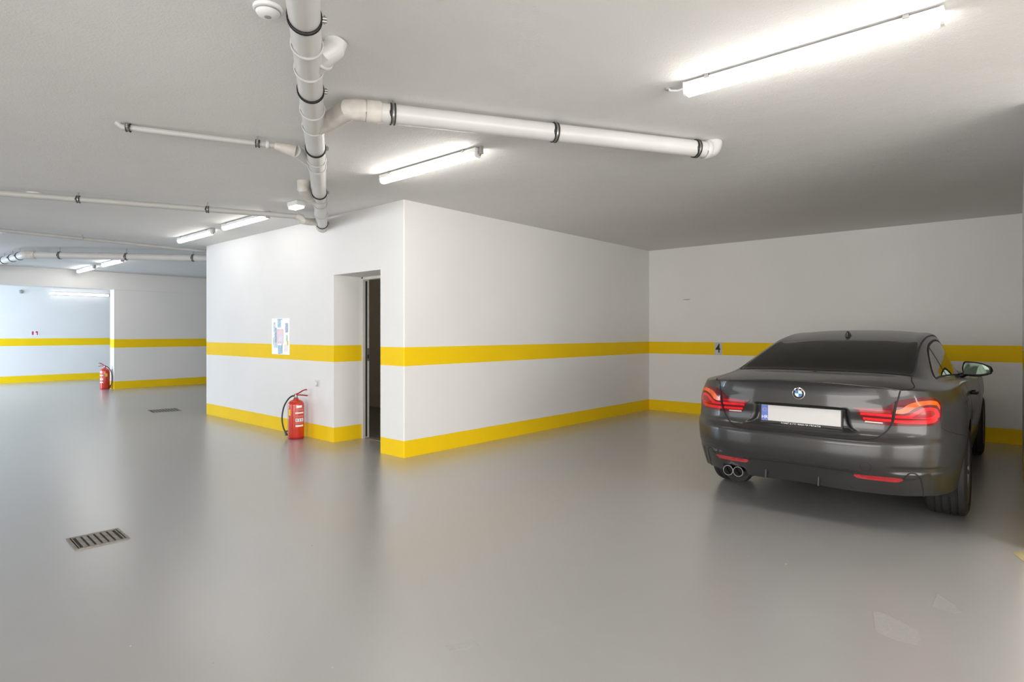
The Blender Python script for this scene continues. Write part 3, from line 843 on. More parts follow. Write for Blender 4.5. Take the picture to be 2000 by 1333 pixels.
# ---- dense grid over the wrapped sides
us = a_from_u(np.linspace(0, .93, 112))
qe = (1-.93**CAR_N)**(1/CAR_N)
qs = a_from_q(np.linspace(qe, 0, 62)[1:])
A_LIST = np.concatenate([us, qs])
Y_LIST = np.linspace(CAR_YC, 3.86, 150)[1:]
B_LIST = np.linspace(0, PI/2, 40)[1:]
half = [('r', a) for a in A_LIST]+[('s', y) for y in Y_LIST]+[('f', b) for b in B_LIST]
NV = 112
vv = np.linspace(0, 1, NV)
def column(kind, val, sg):
    if kind == 'r':
        x0, y0, _ = wrap_rear(val, .3, False); zb = bottom_rear(sg*float(x0), float(y0)); zt = top_rear(val)
        z = zb+(zt-zb)*vv; x, y, _ = wrap_rear(np.full(NV, val), z)
    elif kind == 's':
        zb = .205; zt = float(belt_z(val)); z = zb+(zt-zb)*vv
        x = half_w(z)*float(side_f(val)); y = np.full(NV, val)
        # sill tuck and the swage line below the shoulder
        x = x-.012*np.exp(-((z-.60)/.09)**2)*float(sst(1.45, 1.8, val)*(1-sst(3.1, 3.4, val)))
    else:
        zb = .22; x0, y0, _ = wrap_front(val, .6); zt = float(belt_z(min(float(y0), 4.5)))
        z = zb+(zt-zb)*vv; x, y, _ = wrap_front(val, z)
    return np.stack([sg*x, y, z], 1)
cols = [column(k, v_, -1) for k, v_ in half[:0:-1]] + [column(k, v_, 1) for k, v_ in half]
GRID = np.array(cols)                       # (stations, NV, 3)
NS = len(GRID)
# wheel openings: snap the first ring of points to the arch, drop what lies inside
inside = np.zeros((NS, NV), bool)
for axy in (REAR_AX, FRONT_AX):
    d = np.hypot(GRID[..., 1]-axy, GRID[..., 2]-WH_R-.012)
    inside |= (d < ARCH_R) & (np.abs(GRID[..., 0]) > .55)
keep_face = []
snap = np.zeros_like(inside)
for i in range(NS-1):
    for j in range(NV-1):
        c = [inside[i, j], inside[i+1, j], inside[i+1, j+1], inside[i, j+1]]
        if all(c): continue
        keep_face.append((i, j))
        if any(c):
            for (p, q) in ((i, j), (i+1, j), (i+1, j+1), (i, j+1)):
                if inside[p, q]: snap[p, q] = True
for i, j in zip(*np.nonzero(snap)):
    x, y, z = GRID[i, j]
    axy = REAR_AX if abs(y-REAR_AX) < abs(y-FRONT_AX) else FRONT_AX
    dy, dz = y-axy, z-WH_R-.012; k = ARCH_R/max(math.hypot(dy, dz), 1e-6)
    y2, z2 = axy+dy*k, WH_R+.012+dz*k
    GRID[i, j] = (math.copysign(wrap_yz(y2, min(max(z2, .16), 1.0)), x), y2, z2)
# vertex normals of the whole skin
def grid_normals(G, flip):
    du = np.gradient(G, axis=0); dv = np.gradient(G, axis=1)
    n = np.cross(du, dv); n /= np.maximum(np.linalg.norm(n, axis=2, keepdims=True), 1e-9)
    return -n if flip else n
NRM = grid_normals(GRID, False)
cx = GRID[NS//2, NV//2]
if NRM[NS//2, NV//2][1] > 0: NRM = -NRM
# shell grid
VS = np.concatenate([np.linspace(0, 3, 70), np.linspace(3, 9, 120)[1:], np.linspace(9, len(ROWS), 90)[1:]])
US = np.linspace(-7, 7, 150)
SG = SHELL(VS, US)
SN = grid_normals(SG, False)
if SN[100, 75][2] < 0: SN = -SN

def skin(name, pts, nrm, faces, mat, parent):
    """mesh out of a subset of grid faces, keeping the normals of the whole skin"""
    idx = {}; vs = []; ns = []; fs = []
    for f in faces:
        g = []
        for key in f:
            if key not in idx:
                idx[key] = len(vs); vs.append(pts[key]); ns.append(nrm[key])
            g.append(idx[key])
        fs.append(g)
    V = np.array(vs); Nn = np.array(ns); F = np.array(fs)
    fn = np.cross(V[F[:, 2]]-V[F[:, 0]], V[F[:, 3]]-V[F[:, 1]])
    bad = (fn*Nn[F].mean(1)).sum(1) < 0          # orient every face with the skin's normals
    F[bad] = F[bad][:, ::-1]
    o = mesh_obj(name, vs, F.tolist(), mat, parent, True)
    me = o.data
    me.normals_split_custom_set_from_vertices([tuple(map(float, n)) for n in ns])
    return o
boot_zb = pch([0, .15, .33, .432, .475, .508, .546, .561, .5755, .593], [.637, .632, .631, .638, .652, .678, .731, .80, .875, .97])
def boot_edge_x(z): return float(np.interp(z, [.638, .652, .678, .731, .80, .875, .97], [.432, .475, .508, .546, .561, .5755, .593]))
def bumper_top(ax, y):
    if ax < .546: return float(boot_zb(ax))
    if y < .285: return .734
    return float(np.interp(y, [.285, .35, .676, .8], [.734, .690, .632, .62]))
parts = {'body': [], 'rear_bumper': [], 'boot_lid': [], 'door_r': [], 'door_l': []}
for i, j in keep_face:
    q = [(i, j), (i+1, j), (i+1, j+1), (i, j+1)]
    c = GRID[[a for a, b in q], [b for a, b in q]].mean(0)
    ax = abs(c[0])
    if c[1] < .80 and c[2] < bumper_top(ax, c[1]): k = 'rear_bumper'
    elif c[1] < .3 and ax < .60 and c[2] > .63 and ax < boot_edge_x(c[2]): k = 'boot_lid'
    elif 1.55 < c[1] < 3.05 and .30 < c[2]: k = 'door_r' if c[0] > 0 else 'door_l'
    else: k = 'body'
    parts[k].append(q)
# merge both grids into one lookup so the boot lid can own faces of both
PTS = {}; NRMS = {}
for i in range(NS):
    for j in range(NV): PTS[(i, j)] = GRID[i, j]; NRMS[(i, j)] = NRM[i, j]
off = 100000
for i in range(len(VS)):
    for j in range(len(US)): PTS[(off+i, j)] = SG[i, j]; NRMS[(off+i, j)] = SN[i, j]
# shared shoulder normals beyond the boot corners
for i in range(NS):
    p = GRID[i, NV-1]
    if p[1] > .16:
        side = len(US)-1 if p[0] > 0 else 0
        k = int(np.argmin(np.linalg.norm(SG[:, side]-p, axis=1)))
        n = NRM[i, NV-1]+SN[k, side]; n /= np.linalg.norm(n)
        w_ = float(sst(.16, .4, p[1]))
        m_ = NRM[i, NV-1]*(1-w_)+n*w_; NRMS[(i, NV-1)] = m_/np.linalg.norm(m_)
        m_ = SN[k, side]*(1-w_)+n*w_; NRMS[(off+k, side)] = m_/np.linalg.norm(m_)
for i in range(len(VS)-1):
    for j in range(len(US)-1):
        q = [(off+i, j), (off+i+1, j), (off+i+1, j+1), (off+i, j+1)]
        c = (SG[i, j]+SG[i+1, j+1])/2; ax = abs(c[0])
        seam = np.interp(c[1], [.14, .36, .58], [.60, .655, .60])
        k = 'boot_lid' if (c[1] < .57 and ax < seam) else 'body'
        parts[k].append(q)
bodyo = skin('body', PTS, NRMS, parts['body'], M_PAINT, car)
bump = skin('rear_bumper', PTS, NRMS, parts['rear_bumper'], M_PAINT, car)
boot = skin('boot_lid', PTS, NRMS, parts['boot_lid'], M_PAINT, car)
door_r = skin('door', PTS, NRMS, parts['door_r'], M_PAINT, car)
door_l = skin('door', PTS, NRMS, parts['door_l'], M_PAINT, car)

# ---- surface patches and ribbons
def rear_pt(x, z, off_=0.0, sg=None):
    """point on the rear skin at signed x; off_ along the outward normal"""
    s_ = (1 if x >= 0 else -1); ax = abs(x)
    def P(ax_, z_):
        a = float(a_at_x(max(ax_, 0), z_)); X, Y, Z = wrap_rear(a, z_); return np.array([float(X), float(Y), float(Z)])
    p = P(ax, z)
    if off_:
        e = .002
        dx = P(ax+e, z)-P(max(ax-e, 0), z) if ax > e else np.array([e, 0, 0]); dz = P(ax, z+e)-P(ax, z-e)
        n = np.cross(dx, dz); n /= np.linalg.norm(n)
        if n[1] > .3 and n[0] < .3: n = -n
        if n[1] > 0 and n[0] < 0: n = -n
        p = p+n*off_
    return Vector((p[0]*s_, p[1], p[2]))
def side_pt(y, z, sg, off_=0.0):
    x = wrap_yz(y, z)
    e = .004
    dydx = (wrap_yz(y+e, z)-wrap_yz(y-e, z))/(2*e); dzdx = (wrap_yz(y, z+e)-wrap_yz(y, z-e))/(2*e)
    n = Vector((1, -dydx, -dzdx)).normalized()
    p = Vector((x, y, z))+n*off_
    return Vector((p.x*sg, p.y, p.z))
def shell_pt(v, u, off_=0.0):
    p = SHELL([v], [u])[0, 0]
    if off_:
        e = .02
        a = SHELL([max(v-e, 0), v+e], [u]); b = SHELL([v], [max(u-e, -7), min(u+e, 7)])
        n = np.cross(a[1, 0]-a[0, 0], b[0, 1]-b[0, 0]); n /= np.linalg.norm(n)
        if n[2] < 0: n = -n
        p = p+n*off_
    return Vector(p)
def ribbon(name, pts, nrm_fn, width, mat, parent):
    """thin strip along points lying on the skin; pts: list of (point, normal)"""
    vs = []; fs = []
    for i, (p, n) in enumerate(pts):
        a = pts[max(i-1, 0)][0]; b = pts[min(i+1, len(pts)-1)][0]
        t_ = (b-a).normalized(); s_ = n.cross(t_).normalized()*width/2
        vs += [p-s_, p+n*.0008, p+s_]
    for i in range(len(pts)-1):
        k = i*3; fs += [(k, k+1, k+4, k+3), (k+1, k+2, k+5, k+4)]
    return mesh_obj(name, vs, fs, mat, parent)
def dense(poly, step=.012):
    out = []
    for (a, b) in zip(poly[:-1], poly[1:]):
        n = max(1, int(math.hypot(b[0]-a[0], b[1]-a[1])/step))
        for k in range(n): out.append((a[0]+(b[0]-a[0])*k/n, a[1]+(b[1]-a[1])*k/n))
    out.append(poly[-1]); return out
def smooth_poly(poly, it=3):
    for _ in range(it):
        q = [poly[0]]
        for a, b in zip(poly[:-1], poly[1:]):
            q += [(a[0]*.75+b[0]*.25, a[1]*.75+b[1]*.25), (a[0]*.25+b[0]*.75, a[1]*.25+b[1]*.75)]
        q.append(poly[-1]); poly = q
    return poly
def rear_seam(poly, width=.006, parent=None, name='panel_gap', mat=None, it=2, off_=.0008):
    pts = []
    for (x, z) in dense(smooth_poly(poly, it)):
        p = rear_pt(x, z, off_); q = rear_pt(x, z, off_+.01); pts.append((p, (q-p).normalized()))
    return ribbon(name, pts, None, width, mat or M_GAP, parent or car)
def side_seam(poly, sg, width=.006, parent=None, name='panel_gap', it=2, mat=None):
    pts = []
    for (y, z) in dense(smooth_poly(poly, it), .02):
        p = side_pt(y, z, sg, .0008); q = side_pt(y, z, sg, .011); pts.append((p, (q-p).normalized()))
    return ribbon(name, pts, None, width, mat or M_GAP, parent or car)
def shell_seam(poly, width=.006, parent=None, name='panel_gap', it=2, mat=None, step=.08, lift=.0012):
    pts = []
    for (v, u) in dense(smooth_poly(poly, it), step):
        p = shell_pt(v, u, lift); q = shell_pt(v, u, lift+.01); pts.append((p, (q-p).normalized()))
    return ribbon(name, pts, None, width, mat or M_GAP, parent or car)
def rear_patch(name, zt, zb, x0, x1, sg, o_top, mat, parent, n=40, k=5, round_=0.0):
    """curved lens standing o_top proud of the skin between two curves z(x)"""
    xs = np.linspace(x0, x1, n+1); vs = []; fs = []
    inner = -.004
    for lvl in (o_top, inner):
        for i, x in enumerate(xs):
            a, b = float(zb(x)), float(zt(x))
            for r in range(k+1):
                p = rear_pt(x, a+(b-a)*r/k, lvl); vs.append((p.x*sg, p.y, p.z))
    m = k+1; off2 = (n+1)*m
    for i in range(n):
        for r in range(k): fs.append((i*m+r, (i+1)*m+r, (i+1)*m+r+1, i*m+r+1))
        for r in (0, k): fs.append((i*m+r, (i+1)*m+r, off2+(i+1)*m+r, off2+i*m+r))
    for r in range(k):
        for i in (0, n): fs.append((i*m+r, i*m+r+1, off2+i*m+r+1, off2+i*m+r))
    b = MB(); b.add(vs, fs)
    return b.build(name, mat, parent, smooth=True, angle=50)

for sg, dr in ((1, door_r), (-1, door_l)):
    # panel gaps of the boot lid
    rear_seam([(sg*x, z) for x, z in [(0, .637), (.147, .632), (.331, .631), (.432, .638), (.475, .652), (.508, .678), (.546, .731), (.561, .80), (.5755, .875), (.590, .95), (.592, .962)]], .010, boot)
    # fender / bumper gap behind the lamp
    side_seam([(.295, .731), (.35, .690), (.676, .632)], sg, .005, bump)
    # valance gap
    rear_seam([(sg*x, z) for x, z in [(.704, .268), (.706, .33), (.700, .393), (.683, .433), (.653, .439), (.637, .431), (.609, .393)]], .010, bump)
    rear_seam([(sg*x, z) for x, z in [(.345, .397), (.322, .414), (.285, .416), (.144, .418), (0, .420)]], .010, bump)
    # crease shadow above the reflector pocket: real step, no strip
    # boot gap on the deck
    shell_seam([(.02, sg*6.98), (.6, sg*5.9), (1.25, sg*5.0), (1.65, sg*4.35), (2.1, sg*3.75), (2.85, sg*3.25)], .008, boot, step=.15)
    # door gaps
    side_seam([(1.55, .935), (1.52, .80), (1.55, .55), (1.62, .38), (1.70, .30)], sg, .006, dr)
    side_seam([(3.05, .875), (3.06, .60), (3.05, .30)], sg, .006, dr)
    side_seam([(1.70, .30), (3.05, .30)], sg, .006, dr)
# fuel flap on the right rear quarter
fl = [(.985+.085*math.copysign(abs(math.cos(a))**.6, math.cos(a)), .845+.075*math.copysign(abs(math.sin(a))**.6, math.sin(a))) for a in np.linspace(0, 2*PI, 41)]
side_seam(fl, 1, .004, bodyo, 'fuel_flap_gap', it=0)
# towing-eye cap on the bumper
tw = [(.415+.030*math.cos(a), .463+.030*math.sin(a)) for a in np.linspace(0, 2*PI, 31)]
rear_seam(tw, .0025, bump, 'towing_cap_gap', it=0)

# ---- tail lamps
lt = pch([.334, .438, .500, .540, .569, .639, .733, .767, .789, .797], [.8425, .845, .850, .868, .890, .911, .920, .907, .880, .835])
lb_ = pch([.334, .352, .375, .399, .423, .482, .60, .705, .775, .791, .797], [.8395, .822, .785, .749, .739, .736, .733, .736, .745, .775, .825])
for sg in (1, -1):
    lamp = rear_patch('tail_lamp', lt, lb_, .334, .797, sg, .005, M_LRED, car, 60, 8)
    def bar(zt, zb, x0, x1, mat, name, o=.0068):
        rear_patch(name, pch(*zt), pch(*zb), x0, x1, sg, o, mat, lamp, 30, 3)
    # bars: inner part on the boot lid
    bar(([.372, .45, .546], [.832, .834, .834]), ([.372, .45, .546], [.816, .815, .814]), .372, .546, M_LDARK, 'lamp_bar')
    bar(([.378, .45, .549], [.812, .811, .809]), ([.378, .45, .549], [.797, .795, .792]), .378, .549, M_LBAR, 'lamp_bar')
    bar(([.392, .45, .545], [.782, .779, .776]), ([.392, .45, .545], [.765, .762, .760]), .392, .545, M_LBAR, 'lamp_bar')
    bar(([.398, .44, .50], [.757, .755, .752]), ([.402, .44, .50], [.747, .746, .745]), .402, .50, M_LWHITE, 'reversing_lamp')
    # outer part: amber blade above, red loop below
    bar(([.566, .60, .63, .66, .70, .735, .77, .785], [.834, .846, .872, .886, .895, .898, .890, .862]), ([.566, .60, .63, .66, .70, .735, .77, .785], [.816, .815, .822, .848, .866, .872, .868, .840]), .566, .785, M_LORG, 'lamp_bar')
    bar(([.562, .61, .64, .67, .70, .735, .768, .785], [.803, .804, .812, .834, .850, .856, .848, .815]), ([.562, .61, .64, .67, .70, .735, .768, .785], [.788, .786, .786, .786, .785, .783, .787, .795]), .562, .785, M_LBAR, 'lamp_bar')
    bar(([.655, .68, .715, .75, .762], [.797, .812, .834, .838, .82]), ([.655, .68, .715, .75, .762], [.790, .790, .792, .80, .81]), .655, .762, M_LDARK, 'lamp_core', .0082)
    bar(([.556, .62, .70, .755, .775], [.775, .774, .776, .784, .795]), ([.556, .62, .70, .755, .775], [.755, .752, .752, .758, .775]), .556, .775, M_LBAR, 'lamp_bar')
    # gap between the two lamp halves
    rear_seam([(sg*.5475, .733), (sg*.556, .775), (sg*.562, .81), (sg*.573, .893)], .012, lamp, 'lamp_gap', it=1, off_=.0095)

# rounded lip along the rear edge of the boot lid
lip = []
for x in np.linspace(-.588, .588, 61):
    z = float(lip_z(abs(x))); q = rear_pt(x, z); lip.append((x, q.y+.0045, z-.003))
MB().tube(lip, [.002]+[.006]*59+[.002], 10).build('boot_lip', M_PAINT, boot, smooth=True, angle=70)

# ---- bumper reflectors, diffuser fins, boot crease
rt = pch([.342, .40, .50, .600, .612], [.398, .403, .4035, .399, .393])
rb = pch([.342, .36, .441, .57, .598, .612], [.392, .378, .373, .370, .378, .391])
for sg in (1, -1):
    rear_patch('reflector', rt, rb, .342, .612, sg, .003, M_REFL, bump, 30, 3)
for x in (-.225, .125):
    p = rear_pt(x, .33)
    MB().prism([(p.y+.02, .283), (p.y-.018, .283), (p.y-.016, .30), (p.y-.004, .352), (p.y+.03, .362)], x-.005, x+.005, 'yz').build('diffuser_fin', M_PAINT, bump, bevel=.002)
# black strip painting in the shade under the boot overhang above the plate
rear_seam([(-.29, .829), (0, .829), (.29, .829)], .008, boot, 'recess_shade', it=0)

# ---- number plate
ph = MB().box(-.270, .270, -.004, .012, -.076, .068).build('plate_holder', M_BLACK, car, bevel=.004)
PY = .092
ph.location = (0, PY, .752)
M_PLATE = simple('plate_white', (.56, .545, .53), .35, var=.02)
M_EUB = simple('plate_blue', (.10, .16, .50), .4, var=.05)
pl2 = MB().box(-.260, .260, -.0065, -.004, -.052, .060).build('number_plate', M_PLATE, car, bevel=.001)
pl2.location = (0, PY, .752)
b_ = MB().box(-.259, -.214, -.0072, -.0065, -.050, .058).build('plate_band', M_EUB, pl2)
text_mesh('country_code', 'HR', .034, M_SIGNW, pl2, (-.2365, -.0076, -.028), (PI/2, 0, 0), .0003)
for k in range(12):
    a = 2*PI*k/12
    MB().prism([(-.2365+.013*math.cos(a)+.0024*math.cos(t_)*(1 if q % 2 else .45), .026+.013*math.sin(a)+.0024*math.sin(t_)*(1 if q % 2 else .45)) for q, t_ in enumerate(np.linspace(0, 2*PI, 11)[:-1])], -.0078, -.0072, 'xz').build('star', M_YEL, pl2)
text_mesh('dealer_lettering', 'TOMIĆ & CO. BMW OF CROATIA', .0175, M_SIGNW, ph, (0.005, -.0045, -.0645), (PI/2, 0, 0), .0002)
MB().box(.0, .11, -.0046, -.004, -.0752, -.0738).build('lettering_rule', M_SIGNW, ph)
# ---- round badge
bz = .912; bp = rear_pt(0, bz, .0)
em = MB().lathe([(.0, .0), (.041, .0), (.041, -.005), (.037, -.0075), (.0, -.0075)], 40, (0, 0, 0), 'y').build('badge', M_CHROME, car, smooth=True, angle=30)
em.location = (0, bp.y+.001, bz); em.rotation_euler = (.03, 0, 0)
M_NAVY = simple('badge_black', (.01, .012, .016), .2); M_BBLUE = simple('badge_blue', (.03, .22, .50), .2); M_BWHITE = simple('badge_white', (.80, .82, .84), .2)
MB().lathe([(.0, -.0074), (.0365, -.0074), (.0365, -.0084), (.0, -.0084)], 40, (0, 0, 0), 'y').build('badge_ring', M_NAVY, em)
MB().lathe([(.0, -.0084), (.0245, -.0084), (.0245, -.0088), (.0, -.0088)], 40, (0, 0, 0), 'y').build('badge_rim', M_CHROME, em)
for k in range(4):
    a0 = k*PI/2; pts = [(0, 0)]+[(.0232*math.cos(a), .0232*math.sin(a)) for a in np.linspace(a0, a0+PI/2, 10)]
    MB().prism(pts, -.0094, -.0087, 'xz').build('badge_quarter', M_BBLUE if k % 2 else M_BWHITE, em)
for ch_, ang in (('B', 135), ('M', 90), ('W', 45)):
    a = math.radians(ang)
    text_mesh('badge_letter', ch_, .0125, M_BWHITE, em, (.0303*math.cos(a), -.0088, .0303*math.sin(a)), (PI/2, -(a-PI/2), 0), .0002)

# ---- glass
def shell_patch(name, v0, v1, ulo, uhi, mat, nv=50, nu=40, lift=.002, parent=None, vcurve=None):
    vs_ = []; fs_ = []
    for i in range(nv+1):
        t_ = i/nv
        for j in range(nu+1):
            w_ = j/nu
            v = v0+(v1-v0)*t_
            u = float(ulo(v))+(float(uhi(v))-float(ulo(v)))*w_
            if vcurve: v = vcurve(t_, u)
            vs_.append((v, u))
    P = [shell_pt(v, u, lift) for v, u in vs_]
    m = nu+1
    for i in range(nv):
        for j in range(nu): fs_.append((i*m+j, i*m+j+1, (i+1)*m+j+1, (i+1)*m+j))
    b = MB(); b.add(P, fs_); o = b.build(name, mat, parent or car, smooth=True, angle=80)
    if o.data.polygons[len(fs_)//2].normal.z < 0: o.data.flip_normals()
    return o
def rw_v(t_, u):
    lo = 2.93+.12*(abs(u)/3.1)**4; hi = 6.62+.22*(abs(u)/3.1)**2-.12*(abs(u)/3.1)**8
    return lo+(hi-lo)*t_
rwu = pch([0, 1], [3.08, 3.08])
rw = shell_patch('rear_window', 0, 1, lambda v: -3.12+.10*v, lambda v: 3.12-.10*v, M_GLASS, 46, 44, .002, None, rw_v)
# black rubber round the rear window
for sg in (1, -1):
    shell_seam([(2.95+.1, sg*3.14), (4.2, sg*3.17), (5.4, sg*3.13), (6.72, sg*3.05), (7.4, sg*3.0), (8.2, sg*2.95), (9.0, sg*2.95), (10.0, sg*3.0)], .012, bodyo, 'window_rubber', 1, M_RUBBER, .2, .0026)
shell_seam([(rw_v(0, u), u) for u in np.linspace(-3.1, 3.1, 25)], .010, rw, 'window_rubber', 0, M_RUBBER, .3, .0026)
shell_seam([(rw_v(1, u), u) for u in np.linspace(-3.02, 3.02, 25)], .008, rw, 'window_trim', 0, M_CHROME, .3, .0026)
ws = shell_patch('windscreen', 10.05, 12.75, lambda v: -3.0, lambda v: 3.0, M_GLASS, 30, 30)
ut = pch([5.0, 5.5, 6.4, 7.2, 8.0, 9.0, 9.8, 10.6, 11.3, 11.85], [4.74, 4.42, 3.92, 3.58, 3.38, 3.30, 3.34, 3.72, 4.22, 4.80])
for sg in (1, -1):
    lo = (lambda v: float(ut(v))) if sg > 0 else (lambda v: -4.88)
    hi = (lambda v: 4.88) if sg > 0 else (lambda v: -float(ut(v)))
    sw = shell_patch('side_window', 5.0, 11.85, lo, hi, M_SIDEGLASS, 50, 12, .002)
    outline = [(v, sg*float(ut(v))) for v in np.linspace(5.0, 11.85, 30)]
    shell_seam(outline, .020, sw, 'window_rubber', 0, M_RUBBER, .2, .0028)
    shell_seam([(5.0, sg*4.74), (5.02, sg*4.88)]+[(v, sg*4.9) for v in np.linspace(5.1, 11.85, 14)], .014, sw, 'window_sill_trim', 0, M_RUBBER, .3, .0028)
    shell_seam([(7.55, sg*3.5), (7.9, sg*4.2), (8.1, sg*4.88)], .030, sw, 'door_pillar', 0, M_RUBBER, .2, .0030)

# ---- roof antenna and boot button
af = MB()
fin = [(0, 1.0), (.035, .98), (.075, .90), (.115, .55), (.135, .0)]
sec = []
p = shell_pt(v_at_y(1.62), 0)
rings = []
for k in range(7):
    t_ = k/6; L0 = .012+.055*t_*t_*.6; yb0 = 0+.02*t_; yb1 = .145-.075*t_**1.5; wd = .030*(1-t_)**.7+.004
    rings.append([(wd*math.sin(a)*(1 if True else 1), (yb0+yb1)/2+(yb1-yb0)/2*math.cos(a), .062*t_) for a in np.linspace(0, 2*PI, 25)[:-1]])
vs_ = [q for r in rings for q in r]; fs_ = []
for i in range(6):
    for k in range(24): fs_.append((i*24+k, i*24+(k+1) % 24, (i+1)*24+(k+1) % 24, (i+1)*24+k))
fs_.append(tuple(range(6*24, 7*24)))
af.add(vs_, fs_); ao = af.build('antenna_fin', M_PAINT, car, smooth=True, angle=60)
ao.location = (0, 1.62, p.z-.016); ao.rotation_euler = (.11, 0, 0)
q = shell_pt(v_at_y(.50), 0, .001)
bo = MB().lathe([(.0, .004), (.012, .003), (.016, 0)], 20).build('boot_sensor', M_BLACK, boot, smooth=True); bo.location = q; bo.scale = (1.3, .8, 1)

# ---- door handles and mirrors
for sg, dr in ((1, door_r), (-1, door_l)):
    h = MB(); pts = []
    for y in np.linspace(1.68, 1.90, 9):
        p = side_pt(y, .845, sg); k = math.sin((y-1.68)/.22*PI)
        pts.append((p.x+sg*(.004+.034*min(1, k*2.2)), y, .848))
    h.tube(pts, [.011, .013, .014, .014, .014, .014, .014, .013, .011], 10)
    h.build('door_handle', M_BLACK, dr, smooth=True)
    # mirror: shaped housing, stalk, glass
    mo = MB(); n1, n2 = 20, 28; vs_ = []; fs_ = []
    for i in range(n1+1):
        t_ = i/n1; x = .0+.235*t_
        hz = .072*(min(1, t_*8+.35))**.5*(1-.62*max(0, (t_-.35)/.65)**2.0); hz = max(hz, .012)
        dy = .080*(1-.55*t_**2.5)*(min(1, t_*6+.3))**.5
        if i in (0, n1): hz *= .25; dy *= .25
        zc = -.012*t_
        for k in range(n2):
            a = 2*PI*k/n2; ca, sa = math.cos(a), math.sin(a)
            yy = dy*math.copysign(abs(ca)**.8, ca); zz = hz*math.copysign(abs(sa)**.75, sa)
            if yy < -.028: yy = -.028+(yy+.028)*.12
            vs_.append((sg*x, yy, zc+zz))
    for i in range(n1):
        for k in range(n2): fs_.append((i*n2+k, i*n2+(k+1) % n2, (i+1)*n2+(k+1) % n2, (i+1)*n2+k))
    fs_ += [tuple(range(n2)), tuple(range(n1*n2, (n1+1)*n2))]
    mo.add(vs_, fs_); m_ = mo.build('wing_mirror', M_BLACK, car, smooth=True, angle=60)
    m_.location = (sg*.765, 2.83, .992)
    gl = MB(); g_ = [(.014, -.052), (.012, .050), (.06, .058), (.13, .052), (.185, .030), (.210, .002), (.200, -.030), (.15, -.050)]
    gl.prism([(sg*a, b) for a, b in smooth_poly(g_+[g_[0]], 2)[:-1]], -.0445, -.040, 'xz').build('mirror_glass', MATS['mirror'] if 'mirror' in MATS else simple('mirror', (.055, .07, .055), .02, 1.0, var=0), m_)
    st = MB(); st.tube([(-sg*.055, .03, -.10), (-sg*.02, .02, -.075), (sg*.05, .012, -.048), (sg*.09, .010, -.03)], [.034, .026, .020, .016], 14)
    st.build('mirror_stalk', M_BLACK, m_, smooth=True)

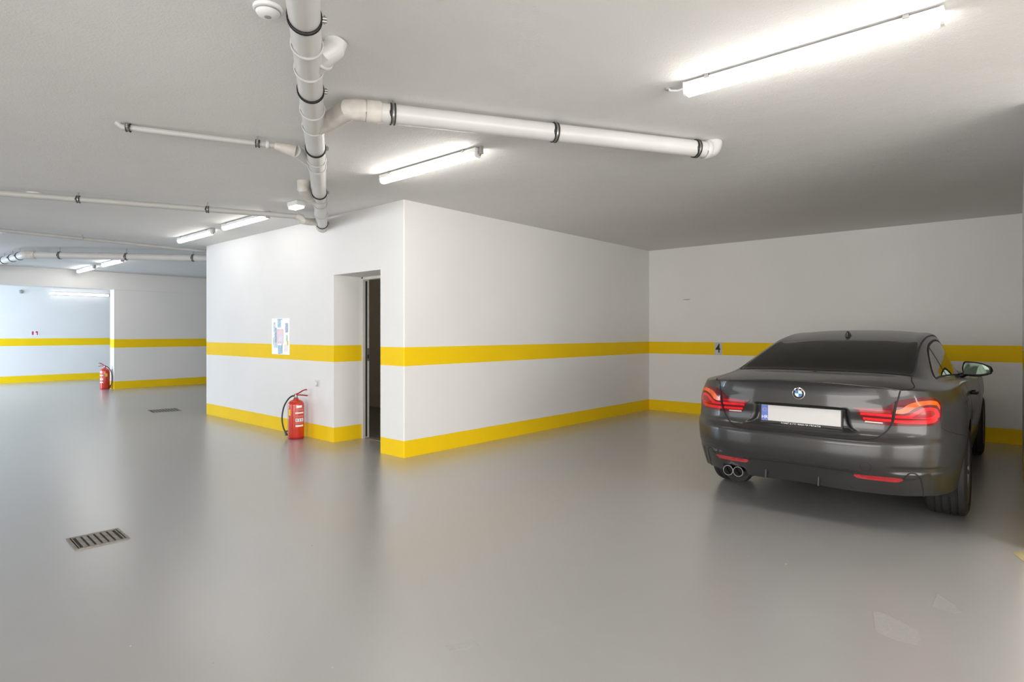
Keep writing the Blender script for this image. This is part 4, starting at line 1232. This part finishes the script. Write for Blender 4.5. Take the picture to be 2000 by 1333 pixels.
# ---- wheels
def tyre_profile():
    w = .1225; r = WH_R; rim = .235
    prof = [(rim, -w+.012), (rim+.012, -w+.002), (rim+.045, -w-.004), (r-.028, -w+.004), (r-.010, -w+.014), (r-.003, -w+.028)]
    for g in (-.066, -.024, .024, .066):
        prof += [(r, g-.008), (r-.008, g-.005), (r-.008, g+.005), (r, g+.008)]
    return prof+[(a, -b) for a, b in prof[5::-1]]
rim_done = {}
for (ax_y, tr) in ((REAR_AX, .782), (FRONT_AX, .775)):
    for sg in (-1, 1):
        w_ = empty('wheel', (sg*tr, ax_y, WH_R), 0); w_.parent = car
        MB().lathe(tyre_profile(), 64, (0, 0, 0), 'x', False).build('tyre', M_TYRE, w_, smooth=True, angle=30)
        r_ = MB(); r_.lathe([(.236, -sg*.10), (.228, -sg*.09), (.222, 0), (.228, sg*.098), (.240, sg*.112), (.240, sg*.118), (.226, sg*.112), (.218, sg*.09), (.216, -sg*.09), (.236, -sg*.10)], 48, (0, 0, 0), 'x', False)
        rim = r_.build('rim', M_RIM, w_, smooth=True)
        rim.parent = w_
        sp_ = MB()
        for k in range(5):
            for d_ in (-.17, .17):
                a = 2*PI*k/5+d_; a2 = 2*PI*k/5+d_*1.5
                p0 = Vector((sg*.085, .045*math.cos(a), .045*math.sin(a))); p1 = Vector((sg*.104, .13*math.cos(a), .13*math.sin(a))); p2 = Vector((sg*.104, .226*math.cos(a2), .226*math.sin(a2)))
                sp_.tube([p0, p1, p2], [.017, .012, .010], 8)
        sp_.build('spokes', M_RIM, w_, smooth=True)
        MB().lathe([(.0, sg*.098), (.03, sg*.098), (.06, sg*.088), (.062, sg*.05)], 24, (0, 0, 0), 'x', False).build('hub_cap', M_BLACK, w_, smooth=True)
        MB().lathe([(.165, sg*.03), (.165, sg*.05), (.07, sg*.05), (.07, sg*.03), (.165, sg*.03)], 32, (0, 0, 0), 'x', False).build('brake_disc', M_CLAMP, w_, smooth=True)
        # arch liner
        ll = MB(); n = 28; vs_ = []; fs_ = []
        for i in range(n+1):
            a = math.radians(-22)+math.radians(224)*i/n
            yy = ARCH_R*math.cos(a); zz = ARCH_R*math.sin(a)+.012
            zc_ = min(max(zz+WH_R, .17), .99)
            xo = wrap_yz(ax_y+yy, zc_)-.002
            vs_ += [(sg*(xo-tr), yy, zz), (sg*(xo-.035-tr), yy*1.02, (zz-.012)*1.02+.012), (sg*(.58-tr), yy*1.02, (zz-.012)*1.02+.012)]
        for i in range(n):
            k = i*3; fs_ += [(k, k+1, k+4, k+3), (k+1, k+2, k+5, k+4)]
        lo_ = mesh_obj('arch_liner', vs_, fs_, M_BLACK, car); lo_.location = (sg*tr, ax_y, WH_R)

# ---- underside and exhaust
ub = MB()
ub.box(-.60, .60, .55, 4.40, .20, .30)
ub.box(-.60, .60, .24, .56, .33, .45)
ub.build('underbody', M_GAP, car)
ub = MB(); ub.box(-.78, .78, 1.46, 3.42, .17, .26); ub.build('floor_pan', M_GAP, car)
for x in (-.506, -.431):
    e = MB(); e.lathe([(.0375, .0), (.0385, .003), (.0385, .16), (.033, .16), (.033, .01), (.0335, .0), (.0375, .0)], 32, (x, .085, .292), 'y', False)
    tp = e.build('exhaust_tip', M_CHROME, car, smooth=True, angle=40)
    MB().lathe([(.0335, .012), (.0325, .13), (.0, .13)], 24, (x, .085, .292), 'y', False).build('exhaust_bore', M_GAP, tp)
MB().tube([(-.47, .17, .292), (-.47, .30, .30), (-.40, .50, .31)], .10, 16).build('silencer', M_GAP, car)
